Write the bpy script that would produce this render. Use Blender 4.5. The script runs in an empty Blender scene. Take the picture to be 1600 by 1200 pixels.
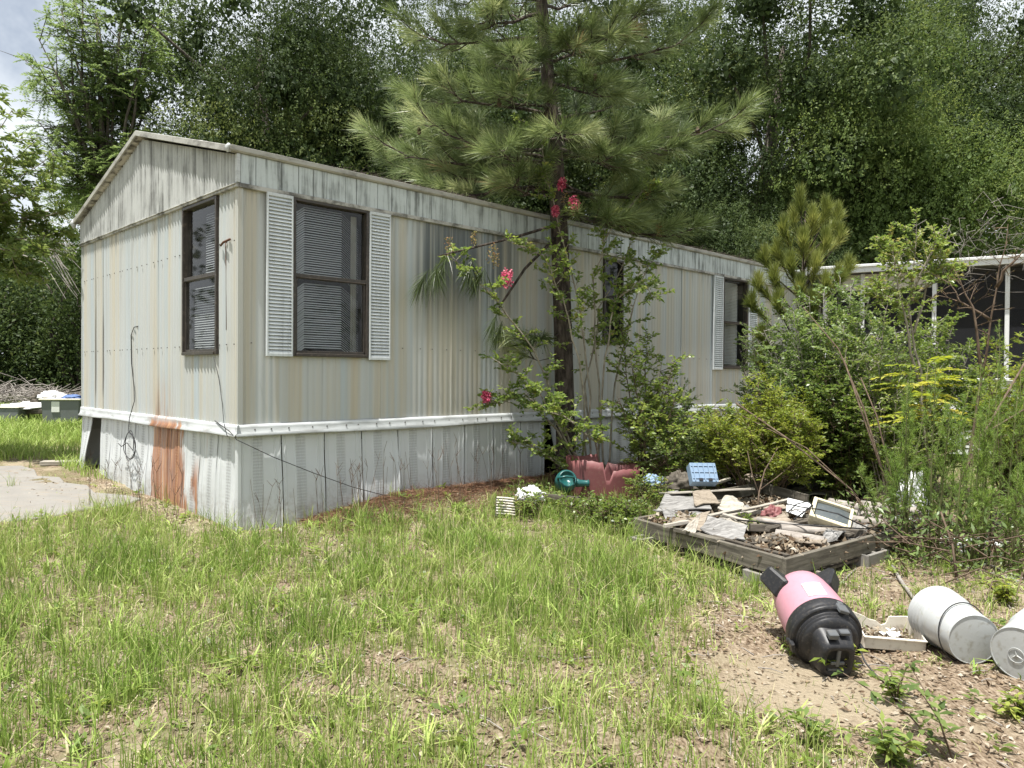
import bpy, bmesh, math, random
import numpy as np
from mathutils import Vector, Matrix, Euler

SC = bpy.context.scene
COL = SC.collection
R = math.radians

# ------------------------------------------------------------------ camera, sky, sun, exposure
CAM_H = 1.5
PITCH, ROLL, FPX = 0.0130, 0.0071, 1184.0
cp, sp, cr, sr = math.cos(PITCH), math.sin(PITCH), math.cos(ROLL), math.sin(ROLL)
c_fw = Vector((0, cp, -sp)); c_u0 = Vector((0, sp, cp)); c_r0 = Vector((1, 0, 0))
c_rt = c_r0*cr + c_u0*sr; c_up = -c_r0*sr + c_u0*cr
cam_d = bpy.data.cameras.new('camera'); cam = bpy.data.objects.new('camera', cam_d); COL.objects.link(cam)
cam.matrix_world = Matrix(((c_rt.x, c_up.x, -c_fw.x, 0), (c_rt.y, c_up.y, -c_fw.y, 0), (c_rt.z, c_up.z, -c_fw.z, CAM_H), (0, 0, 0, 1)))
cam_d.sensor_width = 36; cam_d.lens = FPX/1600*36; cam_d.clip_start = 0.05; cam_d.clip_end = 2000
SC.camera = cam

SUN_DIR = Vector((-0.150, -0.196, 0.97)).normalized()      # towards the sun
SUN_EL = math.asin(SUN_DIR.z); SUN_AZ = math.atan2(SUN_DIR.x, SUN_DIR.y)
world = bpy.data.worlds.new('World'); SC.world = world; world.use_nodes = True
wn, wl = world.node_tree.nodes, world.node_tree.links
wn.clear()
w_out = wn.new('ShaderNodeOutputWorld'); w_bg = wn.new('ShaderNodeBackground'); w_sky = wn.new('ShaderNodeTexSky')
w_sky.sky_type = 'NISHITA'; w_sky.sun_disc = False; w_sky.sun_elevation = SUN_EL; w_sky.sun_rotation = SUN_AZ
w_sky.air_density = 1.0; w_sky.dust_density = 2.0; w_sky.ozone_density = 1.0
w_tc = wn.new('ShaderNodeTexCoord'); w_n = wn.new('ShaderNodeTexNoise'); w_rp = wn.new('ShaderNodeValToRGB'); w_mx = wn.new('ShaderNodeMix')
w_mx.data_type = 'RGBA'
w_n.inputs['Scale'].default_value = 2.2; w_n.inputs['Detail'].default_value = 7; w_n.inputs['Roughness'].default_value = .6
w_rp.color_ramp.elements[0].position = .30; w_rp.color_ramp.elements[1].position = .52
w_mx.inputs['B'].default_value = (9.6, 10.2, 10.8, 1)                 # sunlit thin cloud
wl.new(w_tc.outputs['Generated'], w_n.inputs['Vector']); wl.new(w_n.outputs['Fac'], w_rp.inputs['Fac'])
wl.new(w_rp.outputs['Color'], w_mx.inputs['Factor']); wl.new(w_sky.outputs['Color'], w_mx.inputs['A'])
wl.new(w_mx.outputs['Result'], w_bg.inputs['Color'])
w_bg.inputs['Strength'].default_value = 0.061
wl.new(w_bg.outputs['Background'], w_out.inputs['Surface'])
sun_d = bpy.data.lights.new('sun', 'SUN'); sun_d.energy = 5.0; sun_d.angle = R(0.53); sun_d.color = (1.0, .97, .92)
sun = bpy.data.objects.new('sun', sun_d); COL.objects.link(sun)
sun.rotation_euler = SUN_DIR.to_track_quat('Z', 'Y').to_euler(); sun.location = (0, 0, 40)
vs = SC.view_settings
vs.view_transform = 'Standard'; vs.look = 'None'; vs.gamma = 1.0; vs.use_curve_mapping = False; vs.exposure = 0.80
SC.cycles.max_bounces = 8; SC.cycles.transparent_max_bounces = 16; SC.cycles.use_denoising = True
SC.cycles.sample_clamp_indirect = 6

# ------------------------------------------------------------------ helpers
HX, HY, YAW = -2.5331, 7.0186, 0.7786                           # near corner of the mobile home and its heading
HU = Vector((math.cos(YAW), math.sin(YAW), 0)); HV = Vector((-math.sin(YAW), math.cos(YAW), 0))
HW, HL = 4.80, 12.2
def sst(x, a, b):
    t = np.clip((np.asarray(x, float)-a)/(b-a), 0, 1); return t*t*(3-2*t)
def hloc(x, y):
    dx, dy = np.asarray(x, float)-HX, np.asarray(y, float)-HY
    return dx*HU.x+dy*HU.y, dx*HV.x+dy*HV.y
def ground_z(x, y):
    x = np.asarray(x, float); y = np.asarray(y, float)
    u, v = hloc(x, y)
    z = np.interp(v, [-2, 0, 5, 20, 40, 90], [0, 0.01, .19, .36, .62, 1.0])
    z = z + .17*np.exp(-((v+.25)/.55)**2)*sst(u, .3, 2.0)*(1-sst(u, 7, 9))
    z = z + .012*np.sin(x*2.1+y*1.3)*np.sin(y*1.7-x*.6) + .008*np.sin(x*5.3+1)*np.sin(y*4.7+2) + .02*np.sin(x*.7)*np.sin(y*.5+1)
    z = z - .05*np.exp(-(((x-1.55)/.5)**2+((y-3.9)/.45)**2))
    return z
def gz(x, y): return float(ground_z(x, y))
def pray(px, py): return c_rt*((px-800)/FPX) + c_up*((600-py)/FPX) + c_fw
CO = Vector((0, 0, CAM_H))
def at(px, py, Y):                                                # point of the place seen at that pixel, Y metres ahead
    d = pray(px, py); return CO + d*(Y/d.y)
def pz(px, py, z):
    d = pray(px, py); return CO + d*((z-CAM_H)/d.z)
def gp(px, py, dz=0.0):                                           # on the ground
    p = pz(px, py, 0)
    for _ in range(6): p = pz(px, py, gz(p.x, p.y)+dz)
    return p
def gd(px, Y):
    p = at(px, 600, Y); return Vector((p.x, Y, gz(p.x, Y)))
def hw(u, v, z): return Vector((HX, HY, 0)) + HU*u + HV*v + Vector((0, 0, z))

def thing(name, label, cat, loc=(0, 0, 0), rot=(0, 0, 0), group=None):
    o = bpy.data.objects.new(name, None); COL.objects.link(o)
    o.location = loc; o.rotation_euler = rot; o.empty_display_size = .2
    o['label'] = label; o['category'] = cat
    if group: o['group'] = group
    return o
def tag(o, label, cat, group=None):
    o['label'] = label; o['category'] = cat
    if group: o['group'] = group
    return o
def np_mesh(name, V, faces, mat, parent=None, attrs=None, kind=None, smooth=False):
    """faces: list of (n,k) index arrays"""
    me = bpy.data.meshes.new(name)
    V = np.ascontiguousarray(V, dtype=np.float32)
    me.vertices.add(len(V)); me.vertices.foreach_set('co', V.ravel())
    idx = np.concatenate([f.ravel() for f in faces]).astype(np.int32)
    tot = np.concatenate([np.full(len(f), f.shape[1]) for f in faces]).astype(np.int32)
    start = np.concatenate([[0], np.cumsum(tot)[:-1]]).astype(np.int32)
    me.loops.add(len(idx)); me.loops.foreach_set('vertex_index', idx)
    me.polygons.add(len(tot)); me.polygons.foreach_set('loop_start', start); me.polygons.foreach_set('loop_total', tot)
    if smooth: me.polygons.foreach_set('use_smooth', np.ones(len(tot), bool))
    for k, a in (attrs or {}).items():
        at_ = me.attributes.new(k, 'FLOAT', 'POINT'); at_.data.foreach_set('value', np.ascontiguousarray(a, dtype=np.float32))
    me.update(calc_edges=True)
    me.materials.append(mat)
    o = bpy.data.objects.new(name, me); COL.objects.link(o)
    if parent: o.parent = parent
    if kind: o['kind'] = kind
    return o
class MB:
    """collects shapes and links them as one mesh"""
    def __init__(s): s.v = []; s.f = []; s.sm = []
    def add(s, vs_, fs, M=None, smooth=False):
        n = len(s.v)
        s.v += [tuple(M @ Vector(v)) if M is not None else tuple(v) for v in vs_]
        s.f += [tuple(i+n for i in f) for f in fs]; s.sm += [smooth]*len(fs)
        return s
    def box(s, c, d, M=None):
        x, y, z = d[0]/2, d[1]/2, d[2]/2
        vs_ = [(c[0]+a*x, c[1]+b*y, c[2]+e*z) for a in (-1, 1) for b in (-1, 1) for e in (-1, 1)]
        return s.add(vs_, [(0, 1, 3, 2), (4, 6, 7, 5), (0, 4, 5, 1), (2, 3, 7, 6), (0, 2, 6, 4), (1, 5, 7, 3)], M)
    def bar(s, a, b, w, h, up=(0, 0, 1), M=None):
        a, b = Vector(a), Vector(b); d = (b-a); L = d.length; d.normalize(); upv = Vector(up)
        if abs(d.dot(upv)) > .99: upv = Vector((1, 0, 0))
        sd = d.cross(upv).normalized(); u2 = sd.cross(d)
        MM = Matrix(((d.x, sd.x, u2.x, 0), (d.y, sd.y, u2.y, 0), (d.z, sd.z, u2.z, 0), (0, 0, 0, 1)))
        MM.translation = (a+b)/2
        return s.box((0, 0, 0), (L, w, h), (M @ MM) if M is not None else MM)
    def tube(s, pts, rad, n=6, caps=True, M=None):
        pts = [Vector(p) for p in pts]; k = len(pts)
        if not hasattr(rad, '__len__'): rad = [rad]*k
        vs_ = []; fs = []; prev = None
        for i, p in enumerate(pts):
            t = (pts[min(i+1, k-1)]-pts[max(i-1, 0)])
            if t.length < 1e-9: t = Vector((0, 0, 1))
            t.normalize()
            if prev is None:
                a = Vector((0, 0, 1)) if abs(t.z) < .9 else Vector((1, 0, 0)); n1 = t.cross(a).normalized()
            else:
                n1 = prev - t*prev.dot(t); n1 = n1.normalized() if n1.length > 1e-6 else t.orthogonal().normalized()
            prev = n1; n2 = t.cross(n1)
            for j in range(n):
                a = 2*math.pi*j/n; vs_.append(p + (n1*math.cos(a)+n2*math.sin(a))*rad[i])
        for i in range(k-1):
            for j in range(n):
                fs.append((i*n+j, i*n+(j+1) % n, (i+1)*n+(j+1) % n, (i+1)*n+j))
        if caps: fs += [tuple(range(n-1, -1, -1)), tuple((k-1)*n+j for j in range(n))]
        return s.add(vs_, fs, M, True)
    def lathe(s, prof, n=32, M=None, smooth=True):                # prof: (r, h) along +Y
        vs_ = []; fs = []
        for r, h in prof:
            for j in range(n):
                a = 2*math.pi*j/n; vs_.append((r*math.cos(a), h, r*math.sin(a)))
        for i in range(len(prof)-1):
            for j in range(n):
                fs.append((i*n+j, (i+1)*n+j, (i+1)*n+(j+1) % n, i*n+(j+1) % n))
        return s.add(vs_, fs, M, smooth)
    def prism(s, prof, a, b, ax, M=None):
        """closed 2-D outline swept: prof points are 3-vectors offset; from offset a to offset b along ax"""
        n = len(prof); axv = Vector(ax)
        vs_ = [Vector(p)+axv*a for p in prof]+[Vector(p)+axv*b for p in prof]
        fs = [(i, (i+1) % n, n+(i+1) % n, n+i) for i in range(n)]+[tuple(range(n-1, -1, -1)), tuple(range(n, 2*n))]
        return s.add(vs_, fs, M)
    def grid(s, P, M=None, smooth=False, skip=None):              # P[i][j] points
        a, b = len(P), len(P[0]); vs_ = [p for row in P for p in row]
        fs = [(i*b+j, i*b+j+1, (i+1)*b+j+1, (i+1)*b+j) for i in range(a-1) for j in range(b-1) if not (skip and skip(i, j))]
        return s.add(vs_, fs, M, smooth)
    def build(s, name, mat, parent=None, bevel=0, kind=None, label=None, sub=0, solid=0):
        me = bpy.data.meshes.new(name); me.from_pydata([tuple(v) for v in s.v], [], s.f)
        me.polygons.foreach_set('use_smooth', s.sm)
        bm = bmesh.new(); bm.from_mesh(me)
        bmesh.ops.recalc_face_normals(bm, faces=bm.faces)
        if bevel:
            es = [e for e in bm.edges if len(e.link_faces) == 2 and e.calc_face_angle(0) > .6]
            bmesh.ops.bevel(bm, geom=es, offset=bevel, segments=1, affect='EDGES', clamp_overlap=True)
        bm.to_mesh(me); bm.free(); me.update()
        me.materials.append(mat)
        o = bpy.data.objects.new(name, me); COL.objects.link(o)
        if parent: o.parent = parent
        if kind: o['kind'] = kind
        if label: o['label'] = label
        if solid:
            m = o.modifiers.new('solid', 'SOLIDIFY'); m.thickness = solid; m.offset = 0
        if sub:
            m = o.modifiers.new('sub', 'SUBSURF'); m.levels = sub; m.render_levels = sub
        return o

# ------------------------------------------------------------------ materials
class NG:
    def __init__(s, name):
        s.m = bpy.data.materials.new(name); s.m.use_nodes = True; s.nt = s.m.node_tree
        s.nt.nodes.clear(); s.out = s.n('ShaderNodeOutputMaterial'); s.b = s.n('ShaderNodeBsdfPrincipled')
        s.l(s.b.outputs[0], s.out.inputs['Surface'])
    def n(s, t, **kw):
        x = s.nt.nodes.new(t)
        for k, v in kw.items(): setattr(x, k, v)
        return x
    def l(s, a, b): s.nt.links.new(a, b)
    def put(s, sock, v):
        if hasattr(v, 'is_output') or isinstance(v, bpy.types.NodeSocket): s.l(v, sock)
        elif v is not None:
            if hasattr(v, '__len__') and len(v) == 3 and sock.type == 'RGBA': v = (*v, 1)
            sock.default_value = v
    def obj(s, o=None):
        t = s.n('ShaderNodeTexCoord')
        if o is not None: t.object = o
        return t.outputs['Object']
    def pos(s): return s.n('ShaderNodeNewGeometry').outputs['Position']
    def map(s, v, scale=(1, 1, 1), loc=(0, 0, 0), rot=(0, 0, 0)):
        m = s.n('ShaderNodeMapping'); s.l(v, m.inputs['Vector']); m.inputs['Scale'].default_value = scale
        m.inputs['Location'].default_value = loc; m.inputs['Rotation'].default_value = rot; return m.outputs[0]
    def noise(s, v, scale=1, detail=4, rough=.55, mp=None, loc=(0, 0, 0)):
        if mp or loc != (0, 0, 0): v = s.map(v, mp or (1, 1, 1), loc)
        t = s.n('ShaderNodeTexNoise'); s.l(v, t.inputs['Vector']); t.inputs['Scale'].default_value = scale
        t.inputs['Detail'].default_value = detail; t.inputs['Roughness'].default_value = rough; return t.outputs['Fac']
    def vor(s, v, scale=1, feat='F1'):
        t = s.n('ShaderNodeTexVoronoi', feature=feat); s.l(v, t.inputs['Vector']); t.inputs['Scale'].default_value = scale; return t
    def ss(s, v, a, b, lo=0., hi=1.):
        t = s.n('ShaderNodeMapRange', interpolation_type='SMOOTHSTEP'); s.put(t.inputs[0], v)
        for i, x in enumerate((a, b, lo, hi)): t.inputs[i+1].default_value = x
        return t.outputs[0]
    def math(s, op, a, b=None, c=None):
        t = s.n('ShaderNodeMath', operation=op); s.put(t.inputs[0], a); s.put(t.inputs[1], b)
        if c is not None: s.put(t.inputs[2], c)
        return t.outputs[0]
    def mul(s, a, b): return s.math('MULTIPLY', a, b)
    def mix(s, a, b, f):
        t = s.n('ShaderNodeMix', data_type='RGBA'); s.put(t.inputs['Factor'], f); s.put(t.inputs['A'], a); s.put(t.inputs['B'], b); return t.outputs['Result']
    def ramp(s, f, stops):
        t = s.n('ShaderNodeValToRGB'); s.put(t.inputs[0], f); e = t.color_ramp.elements
        while len(e) < len(stops): e.new(.5)
        for x, (p, c) in zip(e, stops): x.position = p; x.color = (*c, 1)
        return t.outputs[0]
    def attr(s, name): return s.n('ShaderNodeAttribute', attribute_name=name).outputs['Fac']
    def xyz(s, v):
        t = s.n('ShaderNodeSeparateXYZ'); s.l(v, t.inputs[0]); return t.outputs
    def bump(s, h, st=.3, dist=.01):
        t = s.n('ShaderNodeBump'); s.put(t.inputs['Height'], h); t.inputs['Strength'].default_value = st; t.inputs['Distance'].default_value = dist
        s.l(t.outputs[0], s.b.inputs['Normal'])
    def fin(s, col, rough=.6, spec=.3, metal=0):
        s.put(s.b.inputs['Base Color'], col); s.put(s.b.inputs['Roughness'], rough)
        s.b.inputs['Specular IOR Level'].default_value = spec; s.b.inputs['Metallic'].default_value = metal; return s.m
def plain(name, col, rough=.5, var=.12, dirt=(.20, .17, .13), dirtf=.35, spec=.35, scale=6):
    g = NG(name); o = g.obj(); n = g.noise(o, scale, 6); n2 = g.noise(o, scale*5, 5)
    c = g.mix(tuple(x*(1-var) for x in col), tuple(min(1, x*(1+var)) for x in col), n)
    c = g.mix(c, dirt, g.mul(g.ss(n2, .5, .75), dirtf))
    g.bump(n2, .15, .004)
    return g.fin(c, rough, spec)
def leafmat(name, stops, tr=.35, rough=.45, spec=.35):
    g = NG(name); r = g.attr('rnd'); c = g.ramp(r, stops)
    g.fin(c, rough, spec)
    t = g.n('ShaderNodeBsdfTranslucent'); hs = g.n('ShaderNodeHueSaturation'); g.l(c, hs.inputs['Color'])
    hs.inputs['Hue'].default_value = .485; hs.inputs['Saturation'].default_value = 1.1; hs.inputs['Value'].default_value = 1.35
    g.l(hs.outputs[0], t.inputs['Color'])
    mx = g.n('ShaderNodeMixShader'); mx.inputs[0].default_value = tr
    g.l(g.b.outputs[0], mx.inputs[1]); g.l(t.outputs[0], mx.inputs[2]); g.l(mx.outputs[0], g.out.inputs['Surface'])
    return g.m
def barkmat(name, a, b, sc=(14, 14, 3), st=.8):
    g = NG(name); o = g.obj(); n = g.noise(g.map(o, sc), 1, 6, .65); v = g.vor(g.map(o, sc), 1.3)
    c = g.mix(a, b, g.ss(n, .35, .7)); g.bump(g.math('ADD', n, g.mul(v.outputs['Distance'], .8)), st, .03)
    return g.fin(c, .85, .15)
def woodmat(name, a, b, rough=.8):
    g = NG(name); o = g.obj(); n = g.noise(g.map(o, (2.5, 30, 30)), 1, 6, .7); n2 = g.noise(o, 7, 4)
    c = g.mix(a, b, g.ss(n, .3, .7)); c = g.mix(c, (.06, .055, .045), g.mul(g.ss(n2, .55, .75), .5))
    g.bump(n, .5, .006); return g.fin(c, rough, .2)
# ------------------------------------------------------------------ the mobile home
home = thing('mobile_home', 'long weathered off-white mobile home with rust-streaked end wall and white skirting', 'mobile home', (HX, HY, 0), (0, 0, YAW))
def rust(g, P, col):
    """orange rust that ran down the end wall below a leak"""
    x = g.xyz(P); n = g.noise(g.map(P, (2, 16, .7)), 1, 5, .6); n2 = g.noise(g.map(P, (3, 5, 3)), 1, 4)
    yw = g.math('ADD', x[1], g.mul(g.math('SUBTRACT', n2, .5), .34))
    def band(a, b, s=.07): return g.mul(g.ss(yw, a-s, a+s), g.ss(yw, b-s, b+s, 1, 0))
    sl = g.math('SUBTRACT', yw, g.mul(x[2], .22))
    wide = g.math('ADD', g.mul(g.ss(sl, .92, 1.36), g.ss(yw, 2.02, 2.36, 1, 0)), g.mul(g.math('SUBTRACT', n, .5), 2.0)); wide = g.math('ADD', wide, g.mul(g.ss(x[2], .3, .9), .12))
    low = g.mul(g.mul(g.ss(wide, .36, .72), g.ss(x[2], .93, 1.02, 1, 0)), g.ss(g.noise(g.map(P, (3, 30, .5), (4, 2, 1)), 1, 4, .6), .30, .50, .45, 1))
    stk = g.mul(band(.90, 1.02, .04), g.ss(x[2], .35, .7, 1, 0))
    upb = g.mul(band(1.55, 2.1, .16), g.ss(x[2], .95, 1.55, .85, 0)); upb = g.mul(upb, g.ss(n, .38, .66))
    m = g.math('MAXIMUM', g.math('MAXIMUM', low, stk), upb); m = g.mul(m, g.ss(x[0], .12, .2, 1, 0))
    rc = g.ramp(g.noise(g.map(P, (3, 22, 1.5)), 1, 5, .65), [(.28, (.10, .035, .014)), (.5, (.33, .115, .032)), (.72, (.60, .32, .13))])
    return g.mix(col, rc, g.mul(m, .87))
def siding():
    g = NG('aged_siding'); P = g.obj(home); x = g.xyz(P)
    a = g.noise(g.map(P, (4.2, 4.2, .09)), 1, 5, .6); b = g.noise(g.map(P, (26, 26, .25)), 1, 4, .6, ); c = g.noise(g.map(P, (1.3, 1.3, .5), (3, 1, 2)), 1, 4)
    d = g.noise(g.map(P, (6, 6, .07), (7, 3, 1)), 1, 4, .6); front = g.ss(x[1], .06, .02)
    col = g.mix((.49, .465, .39), (.47, .49, .48), g.ss(a, .38, .56))
    col = g.mix(col, (.47, .42, .32), g.mul(g.mul(g.ss(d, .42, .68), .8), g.ss(front, 0, 1, .25, 1)))
    col = g.mix(col, (.40, .47, .51), g.mul(g.ss(g.noise(g.map(P, (5, 5, .08), (1, 9, 4)), 1, 5), .50, .68), .7))
    col = g.mix(col, (.30, .29, .26), g.mul(g.ss(b, .52, .76), .5))
    col = g.mix(col, (.40, .37, .30), g.mul(g.ss(c, .5, .75), .3))
    # black run marks on the end wall at two joints
    for s, w in ((4.19, .03), (3.88, .05)):
        e = g.math('ABSOLUTE', g.math('SUBTRACT', x[1], s)); k = g.mul(g.ss(e, w*.3, w, 1, 0), g.ss(x[2], 2.5, 1.9, 0, 1))
        k = g.mul(k, g.ss(x[2], 1.1, 1.3)); k = g.mul(k, g.ss(x[0], .1, .15, 1, 0))
        col = g.mix(col, (.19, .18, .17), g.mul(k, .75))
    # blue-black streaks on the long wall beside the pine, stronger towards the top
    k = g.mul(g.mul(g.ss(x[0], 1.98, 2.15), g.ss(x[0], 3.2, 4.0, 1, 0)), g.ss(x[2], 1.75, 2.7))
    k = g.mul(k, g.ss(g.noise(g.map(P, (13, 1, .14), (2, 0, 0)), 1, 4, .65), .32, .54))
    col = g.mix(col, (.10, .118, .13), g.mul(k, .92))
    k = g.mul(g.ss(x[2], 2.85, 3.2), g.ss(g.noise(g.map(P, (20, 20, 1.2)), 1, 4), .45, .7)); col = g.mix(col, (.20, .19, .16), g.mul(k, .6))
    col = rust(g, P, col)
    f = g.noise(P, 90, 4); g.bump(f, .12, .003)
    return g.fin(col, .55, .35)
def painted(name, base, mold, amt, streak=(18, 18, 1.1), lo=.5, hi=.74, rusty=True):
    g = NG(name); P = g.obj(home); a = g.noise(g.map(P, streak), 1, 6, .68); b = g.noise(P, 3.1, 5, .6); c = g.noise(P, 40, 5, .7)
    col = g.mix(base, tuple(v*.86 for v in base), b)
    col = g.mix(col, mold, g.mul(g.ss(g.math('ADD', g.mul(a, .7), g.mul(b, .3)), lo, hi), amt))
    col = g.mix(col, tuple(v*.5 for v in base), g.mul(g.ss(c, .56, .76), .4))
    if rusty: col = rust(g, P, col)
    g.bump(a, .2, .004); return g.fin(col, .55, .3)
M = {}
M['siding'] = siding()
M['fascia'] = painted('mildewed_fascia', (.56, .605, .60), (.075, .078, .07), .92, (22, 22, 1.3), .44, .68)
M['gable'] = painted('mildewed_gable', (.50, .51, .49), (.10, .10, .092), .88, (20, 20, 1.0), .43, .68)
M['trim'] = painted('grimy_trim', (.50, .49, .45), (.07, .065, .055), .9, (6, 6, 9), .42, .62)
M['edge'] = painted('grey_metal_edge', (.44, .43, .39), (.12, .11, .095), .85, (5, 5, 12), .45, .7)
M['rail'] = painted('white_rail', (.56, .58, .58), (.20, .20, .185), .7, (3, 3, 20), .45, .70)
M['shutter'] = painted('shutter_paint', (.64, .675, .685), (.20, .22, .225), .7, (20, 20, .8), .48, .72)
M['roof'] = painted('mottled_roof', (.62, .61, .57), (.07, .065, .05), .92, (5, 9, 9), .46, .58)
def skirt_mat():
    g = NG('skirting_vinyl'); P = g.obj(home); x = g.xyz(P); a = g.noise(g.map(P, (14, 14, .7)), 1, 5, .6); b = g.noise(P, 2.6, 5)
    col = g.mix((.64, .66, .665), (.54, .56, .555), b)
    col = g.mix(col, (.33, .33, .31), g.mul(g.ss(a, .54, .80), .35))
    low = g.mul(g.ss(g.math('ADD', x[2], g.mul(b, .25)), .30, .55, 1, 0), g.ss(g.noise(P, 19, 5, .7), .42, .66)); col = g.mix(col, (.30, .27, .22), g.mul(low, .45))
    # two strips of punched vent chevrons on every panel, kept as fine marks
    s = g.attr('vent'); zig = g.math('ABSOLUTE', g.math('SUBTRACT', g.math('FRACT', g.mul(s, 22)), .5))
    w = g.math('FRACT', g.math('ADD', g.mul(x[2], 34), g.mul(zig, 1.2)))
    dots = g.mul(g.ss(w, .38, .5), g.ss(w, .8, .92, 1, 0)); on = g.mul(g.ss(s, .02, .05), g.ss(s, .95, .98, 1, 0))
    k = g.mul(dots, on); col = g.mix(col, (.25, .25, .245), g.mul(k, .45))
    col = rust(g, P, col); g.bump(g.math('SUBTRACT', g.mul(a, .3), k), .5, .004)
    return g.fin(col, .5, .4)
M['skirt'] = skirt_mat()
M['bronze'] = plain('bronze_metal', (.050, .042, .036), .4, .2, (.16, .13, .10), .5)
def glassmat():
    g = NG('window_glass'); gl = g.n('ShaderNodeBsdfGlossy'); gl.inputs['Roughness'].default_value = .03
    tr = g.n('ShaderNodeBsdfTransparent'); tr.inputs['Color'].default_value = (.88, .90, .89, 1)
    fr = g.n('ShaderNodeFresnel'); g.l(g.math('ADD', 1.5, g.mul(g.n('ShaderNodeNewGeometry').outputs['Backfacing'], 1/1.5-1.5)), fr.inputs['IOR'])
    d = g.n('ShaderNodeBsdfDiffuse'); d.inputs['Color'].default_value = (.35, .34, .31, 1)
    m1 = g.n('ShaderNodeMixShader'); m2 = g.n('ShaderNodeMixShader')
    g.l(g.mul(fr.outputs[0], 1.0), m1.inputs[0]); g.l(tr.outputs[0], m1.inputs[1]); g.l(gl.outputs[0], m1.inputs[2])
    g.l(g.mul(g.ss(g.noise(g.obj(), 5, 5), .3, .75), .04), m2.inputs[0]); g.l(m1.outputs[0], m2.inputs[1]); g.l(d.outputs[0], m2.inputs[2])
    g.l(m2.outputs[0], g.out.inputs['Surface']); return g.m
M['glass'] = glassmat()
M['blind'] = plain('blind_white', (.50, .51, .505), .5, .05, (.4, .38, .33), .2)
M['curtain'] = plain('cream_curtain', (.50, .48, .42), .9, .1)
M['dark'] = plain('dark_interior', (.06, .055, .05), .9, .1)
M['steel'] = plain('screw_steel', (.13, .12, .11), .5, .2)

def LP(side, s, o, z): return (s, -o, z) if side == 'f' else (-o, s, z)
def lbox(mb, side, s0, s1, o0, o1, z0, z1):
    c = LP(side, (s0+s1)/2, (o0+o1)/2, (z0+z1)/2); d = (s1-s0, o1-o0, z1-z0) if side == 'f' else (o1-o0, s1-s0, z1-z0)
    return mb.box(c, [abs(q) for q in d])
PITCHW, RIBD = .0755, .020
def rib(s, side='e'): return (RIBD if side == 'e' else .0035)*(.5+.5*math.cos(2*math.pi*s/PITCHW))**.8
ZR, ZRT, ZB, ZE = .90, 1.01, 3.215, 3.515
rng = random.Random(11)
def siding_panel(side, a, b, holes):
    ss_ = [a + (b-a)*i/max(2, round((b-a)/PITCHW*8)) for i in range(max(2, round((b-a)/PITCHW*8))+1)]
    zs = [ZRT-.03, 1.25, 1.5, 1.75, 2.0, 2.3, 2.6, 2.9, ZB+.01]
    for h in holes:
        if h[0] < b and h[1] > a:
            ss_ += [q for q in h[:2] if a < q < b]; zs += [q for q in h[2:] if ZRT < q < ZB]
    ss_ = sorted(set(ss_)); zs = sorted(set(zs)); ph = rng.random()*6
    lift = rng.uniform(0, .004); nz = [rng.uniform(-.002, .002) for _ in zs]
    Pg = [[LP(side, s, rib(s, side)+lift*(1-abs((s-a)/(b-a)*2-1))+nz[j]+.0018*math.sin(z*3+s*2+ph), z) for j, z in enumerate(zs)] for s in ss_]
    def skip(i, j):
        sm, zm = (ss_[i]+ss_[i+1])/2, (zs[j]+zs[j+1])/2
        return any(h[0] < sm < h[1] and h[2] < zm < h[3] for h in holes)
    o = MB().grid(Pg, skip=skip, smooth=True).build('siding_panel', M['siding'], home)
    # the raised lap joint at the panel's edge
    m = MB(); lbox(m, side, b-.006, b+.006, 0, (RIBD if side == 'e' else .006)+.004, ZRT-.02, ZB)
    for h in holes:
        if h[0]-.01 < b < h[1]+.01: return o
    m.build('seam', M['siding'], o); return o
WIN_F = (.53, 1.40, 1.66, 3.205); WIN_F2 = (8.62, 9.48, 1.62, 3.205); WIN_F3 = (5.35, 5.80, 1.95, 3.16); WIN_E = (.41, 1.25, 1.67, 3.195)
fh = [WIN_F, WIN_F2, WIN_F3]
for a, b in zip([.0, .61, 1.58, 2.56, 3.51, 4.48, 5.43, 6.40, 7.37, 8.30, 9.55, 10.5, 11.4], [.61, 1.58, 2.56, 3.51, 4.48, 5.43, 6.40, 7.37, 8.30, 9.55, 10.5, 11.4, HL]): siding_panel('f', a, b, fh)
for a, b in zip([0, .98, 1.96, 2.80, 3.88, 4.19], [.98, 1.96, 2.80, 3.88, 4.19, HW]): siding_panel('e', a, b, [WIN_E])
m = MB(); lbox(m, 'f', -.02, .03, -.01, .024, ZRT, ZB); lbox(m, 'e', 0, .03, .0, .022, ZRT, ZB); m.build('corner_post', M['siding'], home)
m = MB(); lbox(m, 'e', HW-.03, HW+.012, 0, .022, ZRT, ZB); m.build('corner_post', M['siding'], home)
# the sides away from the camera, floor
m = MB(); m.box((HL/2, HW, (ZE+.5)/2+.2), (HL, .05, ZE-.5)); m.build('back_wall', M['siding'], home)
m = MB(); m.box((HL+.02, HW/2, (ZE+.5)/2+.2), (.05, HW, ZE-.5)); m.build('far_end_wall', M['siding'], home)
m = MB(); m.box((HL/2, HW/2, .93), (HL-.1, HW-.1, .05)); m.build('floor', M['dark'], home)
m = MB(); m.box((HL/2, HW+.0, .35), (HL, .03, 1.0)); m.box((HL, HW/2, .35), (.03, HW, 1.0)); m.build('back_skirting', M['skirt'], home)
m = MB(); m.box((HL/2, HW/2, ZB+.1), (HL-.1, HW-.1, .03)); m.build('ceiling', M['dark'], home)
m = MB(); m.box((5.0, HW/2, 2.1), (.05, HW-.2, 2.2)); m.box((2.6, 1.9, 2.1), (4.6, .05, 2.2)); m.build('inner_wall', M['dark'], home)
# chassis under the floor
m = MB()
for v in (1.2, 3.6): m.box((HL/2, v, .80), (HL-.3, .12, .22))
m.build('chassis_beam', M['dark'], home)

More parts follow.
